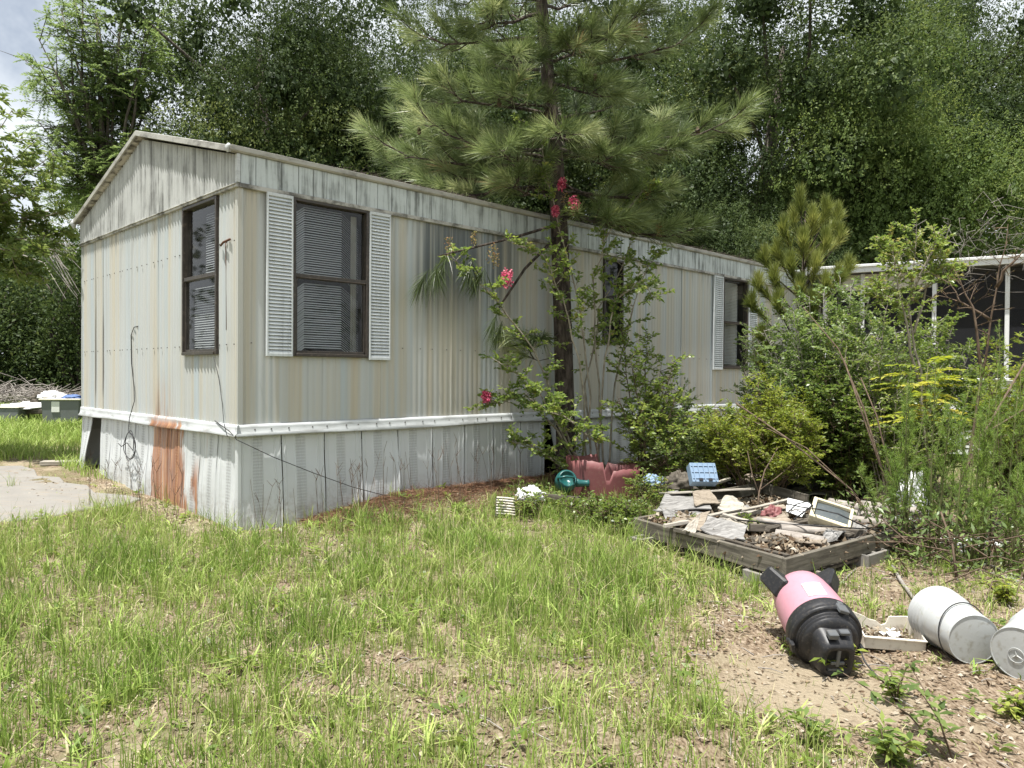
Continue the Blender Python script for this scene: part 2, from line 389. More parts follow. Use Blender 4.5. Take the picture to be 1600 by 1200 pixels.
# gable boards, fascia boards
PEAK_V, PEAK_Z = 2.40, 4.165
def rake_z(v): return ZE + (PEAK_Z-ZE)*(1-abs(v-PEAK_V)/PEAK_V)
gs = [0.0]; 
while gs[-1] < HW-.12: gs.append(min(HW, gs[-1]+rng.choice([.19, .20, .21, .22, .24])))
if gs[-1] < HW: gs.append(HW)
for a, b in zip(gs, gs[1:]):
    a2, b2 = a+.0055, b-.0055; o1 = .030+rng.uniform(-.003, .003); zt = ZB+.028
    def pr(o): 
        L = [LP('e', a2, o, zt), LP('e', b2, o, zt), LP('e', b2, o, rake_z(b2)-.012)]
        if a2 < PEAK_V < b2: L.append(LP('e', PEAK_V, o, PEAK_Z-.012))
        return L + [LP('e', a2, o, rake_z(a2)-.012)]
    ns = 18; mb = MB(); sv = [a2+(b2-a2)*i/ns for i in range(ns+1)]
    if a2 < PEAK_V < b2: sv = sorted(sv+[PEAK_V])
    prof = lambda s_: o1-.002+.019*(.5+.5*math.cos(2*math.pi*(s_-a2)/(b2-a2)*3+math.pi))**.8
    rows = [[LP('e', s_, .004, zt)]+[LP('e', s_, prof(s_), zt+(rake_z(s_)-.012-zt)*t) for t in (0, .5, 1)] for s_ in sv]
    rows = [[LP('e', a2, .004, rw[k_][2]) for k_ in range(4)] if i in () else rw for i, rw in enumerate(rows)]
    edge0 = [LP('e', a2, .004, p[2]) for p in rows[0]]; edge1 = [LP('e', b2, .004, p[2]) for p in rows[-1]]
    mb.grid([edge0]+rows+[edge1], smooth=False)
    mb.build('gable_board', M['gable'], home)
x = 0.0; fx = [0.0]
while x < HL: x += rng.choice([.13, .15, .16, .18, .20, .22, .26]); fx.append(min(x, HL))
for a, b in zip(fx, fx[1:]):
    o1 = .030+rng.uniform(-.004, .004); mb = MB(); lbox(mb, 'f', a+.003, b-.003, .004, o1, ZB+.028, ZE-.004); mb.build('fascia_board', M['fascia'], home, bevel=.0025)
m = MB(); m.box((HL/2, .002, (ZB+ZE)/2), (HL, .003, ZE-ZB)); m.build('fascia_backing', M['dark'], home)
m = MB(); m.add([(.002, 0, ZB), (.002, HW, ZB), (.002, HW, ZE-.02), (.002, PEAK_V, PEAK_Z-.02), (.002, 0, ZE-.02)], [(0, 1, 2, 3, 4)]); m.build('gable_backing', M['dark'], home)
m = MB(); lbox(m, 'e', -.034, HW+.02, .0, .046, ZB-.014, ZB+.027); lbox(m, 'e', -.034, HW+.02, .046, .056, ZB+.010, ZB+.022); m.build('gable_trim', M['trim'], home, bevel=.003)
m = MB(); lbox(m, 'f', -.012, HL, .0, .044, ZB-.014, ZB+.027); m.build('fascia_trim', M['trim'], home, bevel=.003)
m = MB(); lbox(m, 'f', -.038, -.004, .0, .040, ZB+.03, ZE-.006); m.build('corner_cap', M['rail'], home, bevel=.003)
# roof
def roof_side(v0, v1, z0, z1):
    us = list(np.linspace(-.112, HL+.1, 60)); vv = list(np.linspace(v0, v1, 9)); P_ = []
    for u in us: P_.append([(u, v, z0+(z1-z0)*(v-v0)/(v1-v0)+.006*math.sin(u*5+v*3)+.004*math.sin(u*13+v*7)) for v in vv])
    o = MB().grid(P_, smooth=True).build('roof_sheet', M['roof'], home, solid=.03); return o
roof_side(-.055, PEAK_V, ZE+.03, PEAK_Z+.045); roof_side(PEAK_V, HW+.06, PEAK_Z+.045, ZE+.03)
m = MB()
for (va, za, vb, zb_) in ((-.06, ZE+.0, PEAK_V, PEAK_Z+.03), (PEAK_V, PEAK_Z+.03, HW+.06, ZE+.0)):
    m.bar((-.108, va, za+.014), (-.108, vb, zb_+.014), .020, .060)
m.build('rake_edge', M['edge'], home, bevel=.004); m = MB(); m.bar((-.05, -.05, ZE+.024), (-.05, PEAK_V, PEAK_Z+.044), .10, .014); m.bar((-.05, PEAK_V, PEAK_Z+.044), (-.05, HW+.05, ZE+.024), .10, .014); m.build('soffit', M['trim'], home)
m = MB(); m.prism([(0, -.004, ZE-.004), (0, -.050, ZE-.001), (0, -.064, ZE+.012), (0, -.066, ZE+.052), (0, -.056, ZE+.056), (0, -.050, ZE+.028), (0, -.004, ZE+.03)], -.115, HL+.1, (1, 0, 0)); m.build('eave_edge', M['edge'], home)
m = MB(); m.prism([(0, HW+.004, ZE-.004), (0, HW+.06, ZE-.001), (0, HW+.075, ZE+.05), (0, HW+.004, ZE+.03)], -.09, HL+.1, (1, 0, 0)); m.build('eave_edge', M['edge'], home)
m = MB(); m.tube([(-.11, -.045, ZE+.05), (-.132, -.045, ZE+.03), (-.13, -.05, ZE-.02)], [.022, .022, .010], 8); m.build('eave_end_cap', M['rail'], home)
m = MB(); m.tube([(-.09, HW+.04, ZE+.05), (-.11, HW+.06, ZE), (-.10, HW+.05, ZE-.06)], [.03, .04, .02], 8); m.build('eave_end_cap', M['rail'], home)

# belly rail
def belly(side, L, sag):
    n = 60 if side == 'f' else 30; P_ = []
    for i in range(n+1):
        s = -.045+(L+.055)*i/n; w = .005*math.sin(s*3.1)+.004*math.sin(s*7.7+1); wz = .006*math.sin(s*2.3+.5)
        P_.append([LP(side, s, o, z) for o, z in ((.010, ZRT+.004), (.030+w*.3, ZRT), (.033+w*.5, ZRT-.028), (.035+w, ZR+.035), (.052+w+sag*(.5+.5*math.sin(s*4.3)), ZR+.006+wz), (.050+w, ZR-.004+wz), (.012, ZR-.002+wz))])
    MB().grid(P_, smooth=True).build('belly_rail', M['rail'], home)
belly('f', HL, .010); belly('e', HW, .008)

# skirting panels
def skirt_panel(side, a, b, bulge=(0, 0), lean=0, name_label=None, zlo=-.16, tilt=0):
    pr = [(0, .010), (.012, .0), (.06, .001), (.075, .006), (.095, .006), (.11, .001), (.30, .0), (.315, .004), (.40, .004), (.41, .0), (.45, .0), (.46, .004), (.55, .004), (.565, .0), (.84, .0), (.855, .006), (.875, .006), (.89, .0), (.97, .002), (1, .010)]
    vent = {.315: 0, .40: .45, .41: .5, .45: .5, .46: .55, .55: 1}
    zs = list(np.linspace(zlo, ZR+.008, 15)); P_ = []; at_ = []
    for t, off in pr:
        row = []
        for z in zs:
            q = max(0, min(1, (ZR-z)/.95)); bb = bulge[0]*(1-t)+bulge[1]*t
            row.append(LP(side, a+(b-a)*t+tilt*q, -.012+off*1.3+bb*math.sin(q*math.pi*.62)**2*1.1+lean*q+.004*math.sin(z*9+a*5+t*3), z))
            at_.append(.0 if t < .31 or t > .56 else (.3+.0*t if t < .405 else .3) if t in (.315, .40) else .3)
        P_.append(row)
    mb = MB().grid(P_, smooth=False); o = mb.build('skirting_panel', M['skirt'], home, label=name_label)
    va = o.data.attributes.new('vent', 'FLOAT', 'POINT')
    vals = []
    for t, off in pr:
        v = 0 if t < .315 or t > .55 else (t-.315)/(.55-.315)
        vals += [v]*len(zs)
    va.data.foreach_set('value', vals)
    return o
fs = [0, .43, .90, 1.34, 1.81, 2.29, 2.77, 3.24, 3.71, 4.16]
fb = [(.02, .045), (.045, .03), (.03, .04), (.04, .055), (.015, .012), (.012, .006), (.006, .01), (.01, .005), (.005, .01)]
for (a, b), bl in zip(zip(fs, fs[1:]), fb): skirt_panel('f', a+.004, b-.006, bl)
skirt_panel('f', 4.27, 4.62, (.10, .02), .02, 'curled skirting panel pulled away from its neighbour', tilt=.05)
s = 4.63
while s < HL-.1: skirt_panel('f', s+.004, min(s+.47, HL)+.002, (rng.uniform(0, .02), rng.uniform(0, .02))); s += .47
es = [.02, .44, .86, 1.27, 1.72, 2.30, 2.72, 3.22, 3.62, 4.02]
eb = [(.02, .03), (.03, .02), (.02, .03), (.03, .02), (.02, .03), (.03, .045), (.045, .02), (.02, .03), (.03, .02)]
m = MB(); m.box((-.0, -.0, .36), (.05, .05, 1.08)); m.build('skirting_corner', M['skirt'], home, bevel=.01)
for k, ((a, b), bl) in enumerate(zip(zip(es, es[1:]), eb)):
    skirt_panel('e', a+.003, b-.005, bl, name_label='rust-covered skirting panel' if k in (3, 4) else None)
skirt_panel('e', 4.40, HW+.01, (.06, .0), .05, 'crumpled last skirting panel beside a dark gap', tilt=.05)

# windows
def window(side, W, bd=.05, blind=None, trap=None, curtain=None, label=None):
    s0, s1, z0, z1 = W; fw = .032; m = MB(); o0, o1 = -.05, .040
    lbox(m, side, s0, s0+fw, o0, o1, z0, z1); lbox(m, side, s1-fw, s1, o0, o1, z0, z1)
    lbox(m, side, s0+fw, s1-fw, o0, o1, z1-fw, z1); lbox(m, side, s0+fw, s1-fw, o0, o1+.014, z0, z0+fw)
    w = m.build('window', M['bronze'], home, bevel=.004, label=label)
    zm = z0+(z1-z0)*.51
    m = MB(); lbox(m, side, s0+fw, s1-fw, -.03, .030, zm-.022, zm+.022); lbox(m, side, s0+fw, s1-fw, .030, .036, zm-.016, zm-.010); m.build('sash_rail', M['bronze'], w, bevel=.003)
    m = MB(); lbox(m, side, s0+fw, s0+fw+.022, -.03, .020, z0+fw, zm-.022); lbox(m, side, s1-fw-.022, s1-fw, -.03, .020, z0+fw, zm-.022); lbox(m, side, s0+fw, s1-fw, -.03, .020, z0+fw, z0+fw+.025); m.build('lower_sash', M['bronze'], w, bevel=.002)
    for za, zb_, oo in ((z0+fw, zm-.022, .004), (zm+.022, z1-fw, -.012)):
        m = MB(); m.add([LP(side, s0+fw, oo, za), LP(side, s1-fw, oo, za), LP(side, s1-fw, oo, zb_), LP(side, s0+fw, oo, zb_)], [(0, 1, 2, 3)]); m.build('pane', M['glass'], w)
    if blind:
        for (ba, bb, za, zb_, step) in blind:
            n = int((zb_-za)/step); m = MB()
            for k in range(n):
                z = za+step*(k+.5)+rng.uniform(-.002, .002); d = .011
                pts = [(t, dz) for t, dz in (trap or [(0, 0), (1, 0)])]
                P_ = [[LP(side, ba+(bb-ba)*t, -bd-d, z+dz+.0075), LP(side, ba+(bb-ba)*t, -bd, z+dz+.003), LP(side, ba+(bb-ba)*t, -bd+d*.9, z+dz-.0065)] for t, dz in pts]
                m.grid(P_, smooth=True)
            m.build('blind', M['blind'], w, kind='stuff')
    for (ca, cb) in curtain or []:
        P_ = [[LP(side, ca+(cb-ca)*i/24, -.16+.018*math.sin(i*1.9), z) for z in (z0+.05, z1-.05)] for i in range(25)]
        MB().grid(P_, smooth=True).build('curtain', M['curtain'], w)
    return w
window('f', WIN_F, blind=[(.58, 1.35, 1.74, 2.42, .0235), (.58, 1.35, 2.47, 3.17, .0235)], trap=[(0, -.085), (.15, 0), (.70, 0), (.74, -.02), (.96, -.14)], curtain=[(1.30, 1.36)], label='large front window with sagging white blinds')
window('f', WIN_F2, blind=[(8.67, 9.24, 1.70, 3.15, .026)], curtain=[(9.0, 9.4)], label='far front window between white shutters')
window('f', WIN_F3, label='narrow dark window behind the shrub')
window('e', WIN_E, bd=.06, blind=[(.46, .86, 2.47, 3.10, .024), (.46, 1.14, 1.72, 2.38, .024)], label='end wall window with partly lowered blind')
# the foam ledge seam below the end window, where the cream caulk was smeared
def shutter(s0, s1, z0, z1):
    m = MB(); d = .030; lbox(m, 'f', s0, s0+.016, RIBD, d+RIBD, z0, z1); lbox(m, 'f', s1-.016, s1, RIBD, d+RIBD, z0, z1)
    lbox(m, 'f', s0+.016, s1-.016, RIBD, d+RIBD, z0, z0+.03); lbox(m, 'f', s0+.016, s1-.016, RIBD, d+RIBD, z1-.03, z1); lbox(m, 'f', s0+.01, s1-.01, RIBD, RIBD+.004, z0+.01, z1-.01)
    o = m.build('shutter', M['shutter'], home, bevel=.003)
    n = int((z1-z0-.06)/.0335); mb = MB(); st = (z1-z0-.06)/n
    for k in range(n):
        z = z0+.03+st*k
        mb.grid([[LP('f', s, oo, zz) for oo, zz in ((RIBD+.027, z+.001), (RIBD+.028, z+.006), (RIBD+.019, z+st*.55), (RIBD+.006, z+st*.98))] for s in (s0+.015, s1-.015)], smooth=False)
    mb.build('louvre', M['shutter'], o, kind='stuff')
for a in ((.255, .525, 1.655, 3.205), (1.405, 1.67, 1.64, 3.20), (8.30, 8.60, 1.60, 3.195), (9.50, 9.80, 1.60, 3.195)): shutter(*a)
# screws, bent bracket, cable clip
mb = MB()
for k in range(120):
    s = .08+k*.1+rng.uniform(-.04, .04)
    if k % 2: continue
    if not any(h[0]-.3 < s < h[1]+.3 and h[2] < 1.78 < h[3] for h in fh): mb.box(LP('f', s, RIBD+.003, 1.775), (.011, .008, .011))
    if k % 2 == 0: mb.box(LP('f', s+.03, .036, ZRT-.045), (.012, .008, .012))
for k in range(30):
    s = .06+k*.16+rng.uniform(-.05, .05)
    for z in (1.76, 2.72):
        if not (WIN_E[0] < s < WIN_E[1]): mb.box(LP('e', s, RIBD+.003, z), (.008, .010, .010))
mb.build('screws', M['steel'], home, kind='stuff')
m = MB(); m.tube([LP('e', .12, .03, 2.74), LP('e', .22, .05, 2.72), LP('e', .30, .04, 2.70)], .011, 6); m.tube([LP('e', .22, .03, 2.72), LP('e', .225, .02, 2.45), LP('e', .22, .02, 1.9)], .004, 5); m.build('cable_bracket', plain('rusty_iron', (.10, .045, .025), .8, .3), home)
# pine straw and grit that has gathered on the roof is a mass
nr = np.random.default_rng(5)
# ------------------------------------------------------------------ foliage generators
def unit(a): return a/np.maximum(np.linalg.norm(a, axis=-1, keepdims=True), 1e-9)
def leaves(nr, P, D, L, W, fold=.25, rnd=None, upb=.6, nrm=None):
    """one folded leaf of four corners per point"""
    n = len(P); L = np.broadcast_to(L, (n,))[:, None]; W = np.broadcast_to(W, (n,))[:, None]
    D = unit(D); ref = nr.normal(size=(n, 3)); ref[:, 2] += upb*2
    if nrm is not None: ref = nrm+nr.normal(0, .38, (n, 3))
    S = unit(np.cross(D, ref)); N = np.cross(S, D); N *= np.sign(N[:, 2:3]+1e-9) if nrm is None else np.sign((N*ref).sum(1, keepdims=True)+1e-9)
    V = np.stack([P, P+D*L*.48+S*W*.5+N*W*fold, P+D*L-N*L*.08, P+D*L*.48-S*W*.5+N*W*fold], 1).reshape(-1, 3)
    F = np.arange(4*n).reshape(n, 4)
    r = nr.random(n) if rnd is None else rnd
    return V, F, np.repeat(r, 4)
def needles(nr, P, D, L, w, rnd=None, droop=0.0, bent=True):
    n = len(P); L = np.broadcast_to(L, (n,))[:, None]; D = unit(D); S = unit(np.cross(D, nr.normal(size=(n, 3))))
    T = P+D*L; T[:, 2] -= droop*L[:, 0]
    if not bent:
        V = np.stack([P-S*w*.5, P+S*w*.5, T], 1).reshape(-1, 3); r = nr.random(n) if rnd is None else rnd; return V, np.arange(3*n).reshape(n, 3), np.repeat(r, 3)
    Mid = P+D*L*.5; Mid[:, 2] -= droop*.25*L[:, 0]
    V = np.stack([P-S*w*.35, P+S*w*.35, Mid+S*w*.5, T, Mid-S*w*.5], 1).reshape(-1, 3)
    F = np.arange(5*n).reshape(n, 5)
    r = nr.random(n) if rnd is None else rnd
    return V, F, np.repeat(r, 5)
def cat(parts):
    V = np.concatenate([p[0] for p in parts]); r = np.concatenate([p[2] for p in parts]); F = []; o = 0
    for p in parts: F.append(p[1]+o); o += len(p[0])
    k = {}
    for f in F: k.setdefault(f.shape[1], []).append(f)
    return V, [np.concatenate(x) for x in k.values()], r
def foliage(name, parts, mat, parent, kind=None):
    V, F, r = cat(parts); return np_mesh(name, V, F, mat, parent, {'rnd': r}, kind)
G = {}
G['oak'] = leafmat('oak_leaf', [(0, (.030, .050, .019)), (.45, (.062, .094, .032)), (.8, (.108, .148, .050)), (1, (.18, .215, .075))], .32, .55, .22)
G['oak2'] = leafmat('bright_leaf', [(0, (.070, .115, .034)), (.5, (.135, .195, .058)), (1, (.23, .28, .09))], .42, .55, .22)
G['airy'] = leafmat('pinnate_leaf', [(0, (.09, .14, .05)), (.5, (.16, .23, .085)), (1, (.27, .33, .14))], .52, .45, .35)
G['pine'] = leafmat('pine_needle', [(0, (.070, .100, .036)), (.35, (.135, .188, .070)), (.75, (.265, .325, .140)), (.93, (.39, .43, .22)), (1, (.36, .25, .14))], .32, .38, .45)
G['young'] = leafmat('young_needle', [(0, (.12, .155, .04)), (.5, (.235, .275, .075)), (1, (.38, .40, .14))], .3, .4, .4)
G['myrtle'] = leafmat('myrtle_leaf', [(0, (.085, .140, .036)), (.5, (.185, .270, .068)), (.9, (.30, .37, .10)), (1, (.34, .32, .11))], .45, .35, .5)
G['shrub'] = leafmat('shrub_leaf', [(0, (.085, .135, .034)), (.5, (.180, .260, .064)), (1, (.32, .39, .11))], .48, .36, .5)
G['yellow'] = leafmat('yellowgreen_leaf', [(0, (.11, .16, .03)), (.5, (.23, .295, .055)), (1, (.40, .44, .10))], .45, .42, .35)
G['gold'] = leafmat('golden_leaf', [(0, (.14, .20, .03)), (.5, (.31, .37, .06)), (1, (.50, .47, .10))], .45, .42, .35)
G['fennel'] = leafmat('fennel_thread', [(0, (.11, .185, .042)), (.5, (.215, .335, .075)), (1, (.35, .44, .14))], .5, .5, .3)
G['olive'] = leafmat('olive_leaf', [(0, (.095, .135, .048)), (.5, (.175, .262, .078)), (1, (.32, .40, .15))], .46, .40, .5)
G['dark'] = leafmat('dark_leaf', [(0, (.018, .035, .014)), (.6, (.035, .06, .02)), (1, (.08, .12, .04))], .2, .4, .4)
G['pink'] = leafmat('pink_petal', [(0, (.42, .045, .10)), (.5, (.66, .12, .21)), (1, (.80, .32, .38))], .3, .5, .2)
G['bud'] = leafmat('bud_cluster', [(0, (.16, .17, .05)), (.6, (.29, .23, .09)), (1, (.38, .22, .12))], .3, .5, .2)
M['bark_oak'] = barkmat('oak_bark', (.075, .062, .05), (.16, .14, .12))
M['bark_pine'] = barkmat('pine_bark', (.035, .028, .023), (.135, .108, .09), (16, 16, 5), 1.0)
M['stem_pale'] = barkmat('pale_stem', (.22, .19, .15), (.40, .36, .29), (30, 30, 8), .3)
M['stem_brown'] = barkmat('brown_stem', (.085, .060, .042), (.17, .125, .09), (30, 30, 8), .3)
M['stem_green'] = barkmat('green_stem', (.09, .11, .04), (.16, .15, .07), (30, 30, 8), .2)
M['twig_grey'] = barkmat('grey_twig', (.20, .18, .16), (.36, .33, .30), (30, 30, 8), .3)

# ------------------------------------------------------------------ ground
def axis(a, b, lo, hi, d):
    xs = list(np.arange(lo, hi+1e-6, d)); s = d; x = hi
    while x < b: s *= 1.18; x += s; xs.append(x)
    s = d; x = lo; pre = []
    while x > a: s *= 1.18; x -= s; pre.append(x)
    return np.array(pre[::-1]+xs)
gx, gy = axis(-400, 400, -7.5, 6.5, .09), axis(-80, 700, 1.6, 12.0, .09)
XX, YY = np.meshgrid(gx, gy, indexing='ij'); nrg = np.random.default_rng(3)
near = (np.abs(XX) < 9) & (YY < 14)
ZZ = ground_z(XX, YY) + near*nrg.normal(0, .004, XX.shape)
na, nb = XX.shape; ii = np.arange(na*nb).reshape(na, nb)
GV = np.stack([XX, YY, ZZ], -1).reshape(-1, 3); GF = np.stack([ii[:-1, :-1], ii[1:, :-1], ii[1:, 1:], ii[:-1, 1:]], -1).reshape(-1, 4)
def groundmat():
    g = NG('sandy_soil_and_litter'); P = g.pos(); x = g.xyz(P)
    a = g.noise(P, .9, 5, .6); b = g.noise(P, 7, 6, .7); c = g.noise(P, 45, 5, .75); d = g.vor(P, 38).outputs['Distance']; d2 = g.vor(g.map(P, (90, 30, 50), rot=(0, 0, .6)), 1).outputs['Distance']
    sand = g.mix((.26, .212, .145), (.40, .335, .24), c)
    lit = g.ramp(g.math('ADD', g.mul(c, .6), g.mul(d2, .45)), [(.25, (.07, .05, .035)), (.5, (.21, .155, .105)), (.75, (.38, .31, .23)), (.95, (.52, .46, .37))])
    col = g.mix(lit, sand, g.mul(g.ss(g.math('ADD', g.mul(a, .7), g.mul(b, .3)), .52, .60), .9))
    # bare sand round the vacuum cleaner
    dx, dy = g.math('SUBTRACT', x[0], 1.45), g.math('SUBTRACT', x[1], 3.75)
    rr = g.math('SQRT', g.math('ADD', g.mul(dx, dx), g.mul(g.mul(dy, dy), 1.7)))
    col = g.mix(col, sand, g.mul(g.ss(g.math('ADD', rr, g.mul(g.math('SUBTRACT', b, .5), 1.6)), .25, .7, 1, 0), .8))
    grn = g.mul(g.ss(g.noise(P, 2.3, 5, .65), .42, .6), g.ss(x[0], 1.6, .2)); col = g.mix(col, (.11, .13, .04), g.mul(grn, .45))
    # far off the ground is grown over
    far = g.ss(g.math('SQRT', g.math('ADD', g.mul(x[0], x[0]), g.mul(x[1], x[1]))), 13, 17); col = g.mix(col, g.mix((.09, .12, .03), (.17, .21, .06), g.noise(P, 3, 6, .7)), far)
    g.bump(g.math('ADD', g.mul(c, .7), g.math('ADD', g.mul(d, .5), b)), .8, .03)
    return g.fin(col, .92, .1)
ground = np_mesh('ground', GV, [GF], groundmat(), kind='structure', smooth=True)

def concretemat():
    g = NG('old_concrete'); P = g.pos(); a = g.noise(P, 3, 6, .65); b = g.noise(P, 40, 5, .7); c = g.noise(g.map(P, (4, 16, 4), rot=(0, 0, .5)), 1, 5, .6)
    col = g.mix((.17, .16, .145), (.28, .265, .24), a); col = g.mix(col, (.26, .22, .17), g.mul(g.ss(c, .5, .72), .7)); col = g.mix(col, (.30, .28, .25), g.mul(g.ss(b, .55, .7), .35))
    g.bump(b, .3, .006); return g.fin(col, .85, .2)
M['concrete'] = concretemat()
# concrete slab beside the end wall (outline in the home's own directions)
pts = [(-.20, 2.35), (-.16, 2.05), (-.36, 1.88), (-.62, 1.80), (-.85, 1.78), (-1.12, 1.66), (-1.5, 1.71), (-2.2, 1.66), (-2.5, 2.2), (-2.6, 3.0), (-2.7, 5.9), (-1.8, 5.75), (-1.3, 5.85), (-.95, 5.5), (-.62, 5.3), (-.58, 4.8), (-.66, 4.3), (-.48, 4.0), (-.52, 3.6), (-.36, 3.3), (-.42, 2.8)]
V_, F_ = [], []
mb = MB(); top = []; bot = []
for (u, v) in pts:
    p = hw(u, v, 0); zz = gz(p.x, p.y); top.append((p.x, p.y, zz+.014)); bot.append((p.x, p.y, zz-.08))
n = len(pts); mb.add(top+bot, [tuple(range(n))]+[(i, i+n, (i+1) % n+n, (i+1) % n) for i in range(n)])
slab = mb.build('concrete_slab', M['concrete'], kind='structure', bevel=.01)

# ------------------------------------------------------------------ screened porch at the right
M['white_paint'] = plain('white_paint', (.72, .73, .73), .5, .06, (.3, .29, .26), .3)
M['screen'] = None
def screenmat():
    g = NG('insect_screen'); d = g.n('ShaderNodeBsdfDiffuse'); d.inputs['Color'].default_value = (.035, .036, .040, 1)
    t = g.n('ShaderNodeBsdfTransparent'); m_ = g.n('ShaderNodeMixShader'); m_.inputs[0].default_value = .62
    g.l(t.outputs[0], m_.inputs[1]); g.l(d.outputs[0], m_.inputs[2]); g.l(m_.outputs[0], g.out.inputs['Surface']); return g.m
M['screen'] = screenmat()
M['panel_cream'] = plain('cream_panel', (.60, .57, .48), .6, .06, (.3, .28, .22), .3)
M['porch_in'] = plain('porch_inside', (.16, .145, .12), .8, .15)
pa, pb = at(1283, 424, 14.9), at(1600, 408, 13.2)                # front eave line
pdir = (pb-pa); pdir.z = 0; pdir.normalize(); pnor = Vector((-pdir.y, pdir.x, 0))
if pnor.y < 0: pnor = -pnor
PM = Matrix(((pdir.x, pnor.x, 0, pa.x), (pdir.y, pnor.y, 0, pa.y), (0, 0, 1, 0), (0, 0, 0, 1)))
ze = pa.z; PL = 7.5
gzp = gz(pa.x, pa.y)
porch = thing('screened_porch', 'long screened porch with a pale metal eave and slim white posts', 'porch', (0, 0, 0))
porch.matrix_world = PM
m = MB(); m.box((PL/2-.1, 1.75, ze+.02), (PL+.3, 3.9, .05)); m.build('roof', M['edge'], porch)
m = MB(); m.box((PL/2-.1, -.22, ze-.03), (PL+.3, .05, .13)); m.box((PL/2-.1, -.26, ze+.03), (PL+.34, .04, .05)); m.build('eave', M['white_paint'], porch, bevel=.006)
m = MB(); m.box((.95, .03, ze-.26), (1.9, .05, .30)); m.build('cream_fascia', M['panel_cream'], porch)
m = MB(); m.box((PL/2, .03, 1.05), (PL, .06, .75)); m.build('knee_wall', M['white_paint'], porch)
m = MB(); m.box((PL/2, .0, 1.46), (PL, .14, .05)); m.build('sill', M['white_paint'], porch, bevel=.006)
m = MB(); m.box((PL/2, 1.75, .62), (PL, 3.5, .1)); m.build('deck', M['dark'], porch)
for x in (.08, .75, 1.95, 3.07, 4.4, 5.8, 7.2):
    m = MB(); m.box((x, 0, (1.46+ze-.1)/2), (.07, .07, ze-.1-1.46)); m.build('post', M['white_paint'], porch, bevel=.006)
    m = MB(); m.box((x, .5, (gzp+.6)/2), (.1, .1, .6)); m.build('pier', M['concrete'], porch)
xs_ = (.08, .75, 1.95, 3.07, 4.4, 5.8, 7.2)
for a, b in zip(xs_, xs_[1:]):
    m = MB(); m.add([(a+.04, .02, 1.5), (b-.04, .02, 1.5), (b-.04, .02, ze-.12), (a+.04, .02, ze-.12)], [(0, 1, 2, 3)]); m.build('screen', M['screen'], porch)
m = MB(); m.box((PL/2, 3.5, 2.1), (PL, .06, 3.0)); m.box((-.02, 1.75, 2.1), (.05, 3.5, 3.0)); m.box((PL, 1.75, 2.1), (.05, 3.5, 3.0)); m.build('inner_wall', M['porch_in'], porch)
m = MB(); m.box((3.6, 3.42, 2.0), (.9, .05, 1.9)); m.build('door', M['dark'], porch)
for k in range(7):
    m = MB(); m.box((k*1.07+.53, .045, .42), (1.06, .02, .62)); m.build('lattice_panel', M['white_paint'], porch)

# ------------------------------------------------------------------ background trees
def crown_parts(seed, Rx, Rz, n_cl, n_spray, leaf, hollow=.36, low=-.9):
    nr = np.random.default_rng(seed); parts = []; cents = []
    for k in range(n_cl):
        d = nr.normal(size=3); d /= np.linalg.norm(d)
        if d[2] < low: d[2] = -d[2]*.6
        rr = nr.uniform(hollow, 1.0)
        c = np.array([d[0]*Rx*rr, d[1]*Rx*rr, d[2]*Rz*rr]); r = Rx*nr.uniform(.20, .40); cents.append((c, r))
        m = int(n_spray*(r/(Rx*.30))**2*nr.uniform(.8, 1.15))
        q = unit(nr.normal(size=(m, 3))); q[:, 2] = np.where(q[:, 2] < -.5, -q[:, 2], q[:, 2])
        sp = c+q*(r*nr.uniform(.45, 1.12, (m, 1))**.8)*np.array([1, 1, .75])
        sd = unit(q*.8+nr.normal(size=(m, 3))*.55+np.array([0, 0, .05]))
        K = 9; t = np.linspace(.0, 1, K)[None, :, None]*nr.uniform(.18, .42, (m, 1, 1))
        P = (sp[:, None]+sd[:, None]*t+nr.normal(0, .03, (m, K, 3))).reshape(-1, 3)
        D = (sd[:, None]*.5+nr.normal(size=(m, K, 3))*.75).reshape(-1, 3); NR = np.repeat(unit(q+np.array([0, 0, .55])), K, 0)
        tone = np.clip(nr.normal(.47, .17)+nr.normal(0, .10, (m, 1))+nr.normal(0, .08, (m, K)), 0, 1).ravel()
        parts.append(leaves(nr, P, D, leaf*nr.uniform(.7, 1.25, len(P)), leaf*.5*nr.uniform(.8, 1.2, len(P)), .2, tone, nrm=NR))
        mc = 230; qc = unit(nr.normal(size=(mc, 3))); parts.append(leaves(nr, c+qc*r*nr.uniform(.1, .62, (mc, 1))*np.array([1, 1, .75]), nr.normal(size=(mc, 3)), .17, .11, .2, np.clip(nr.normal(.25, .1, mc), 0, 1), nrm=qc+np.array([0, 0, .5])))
    return parts, cents
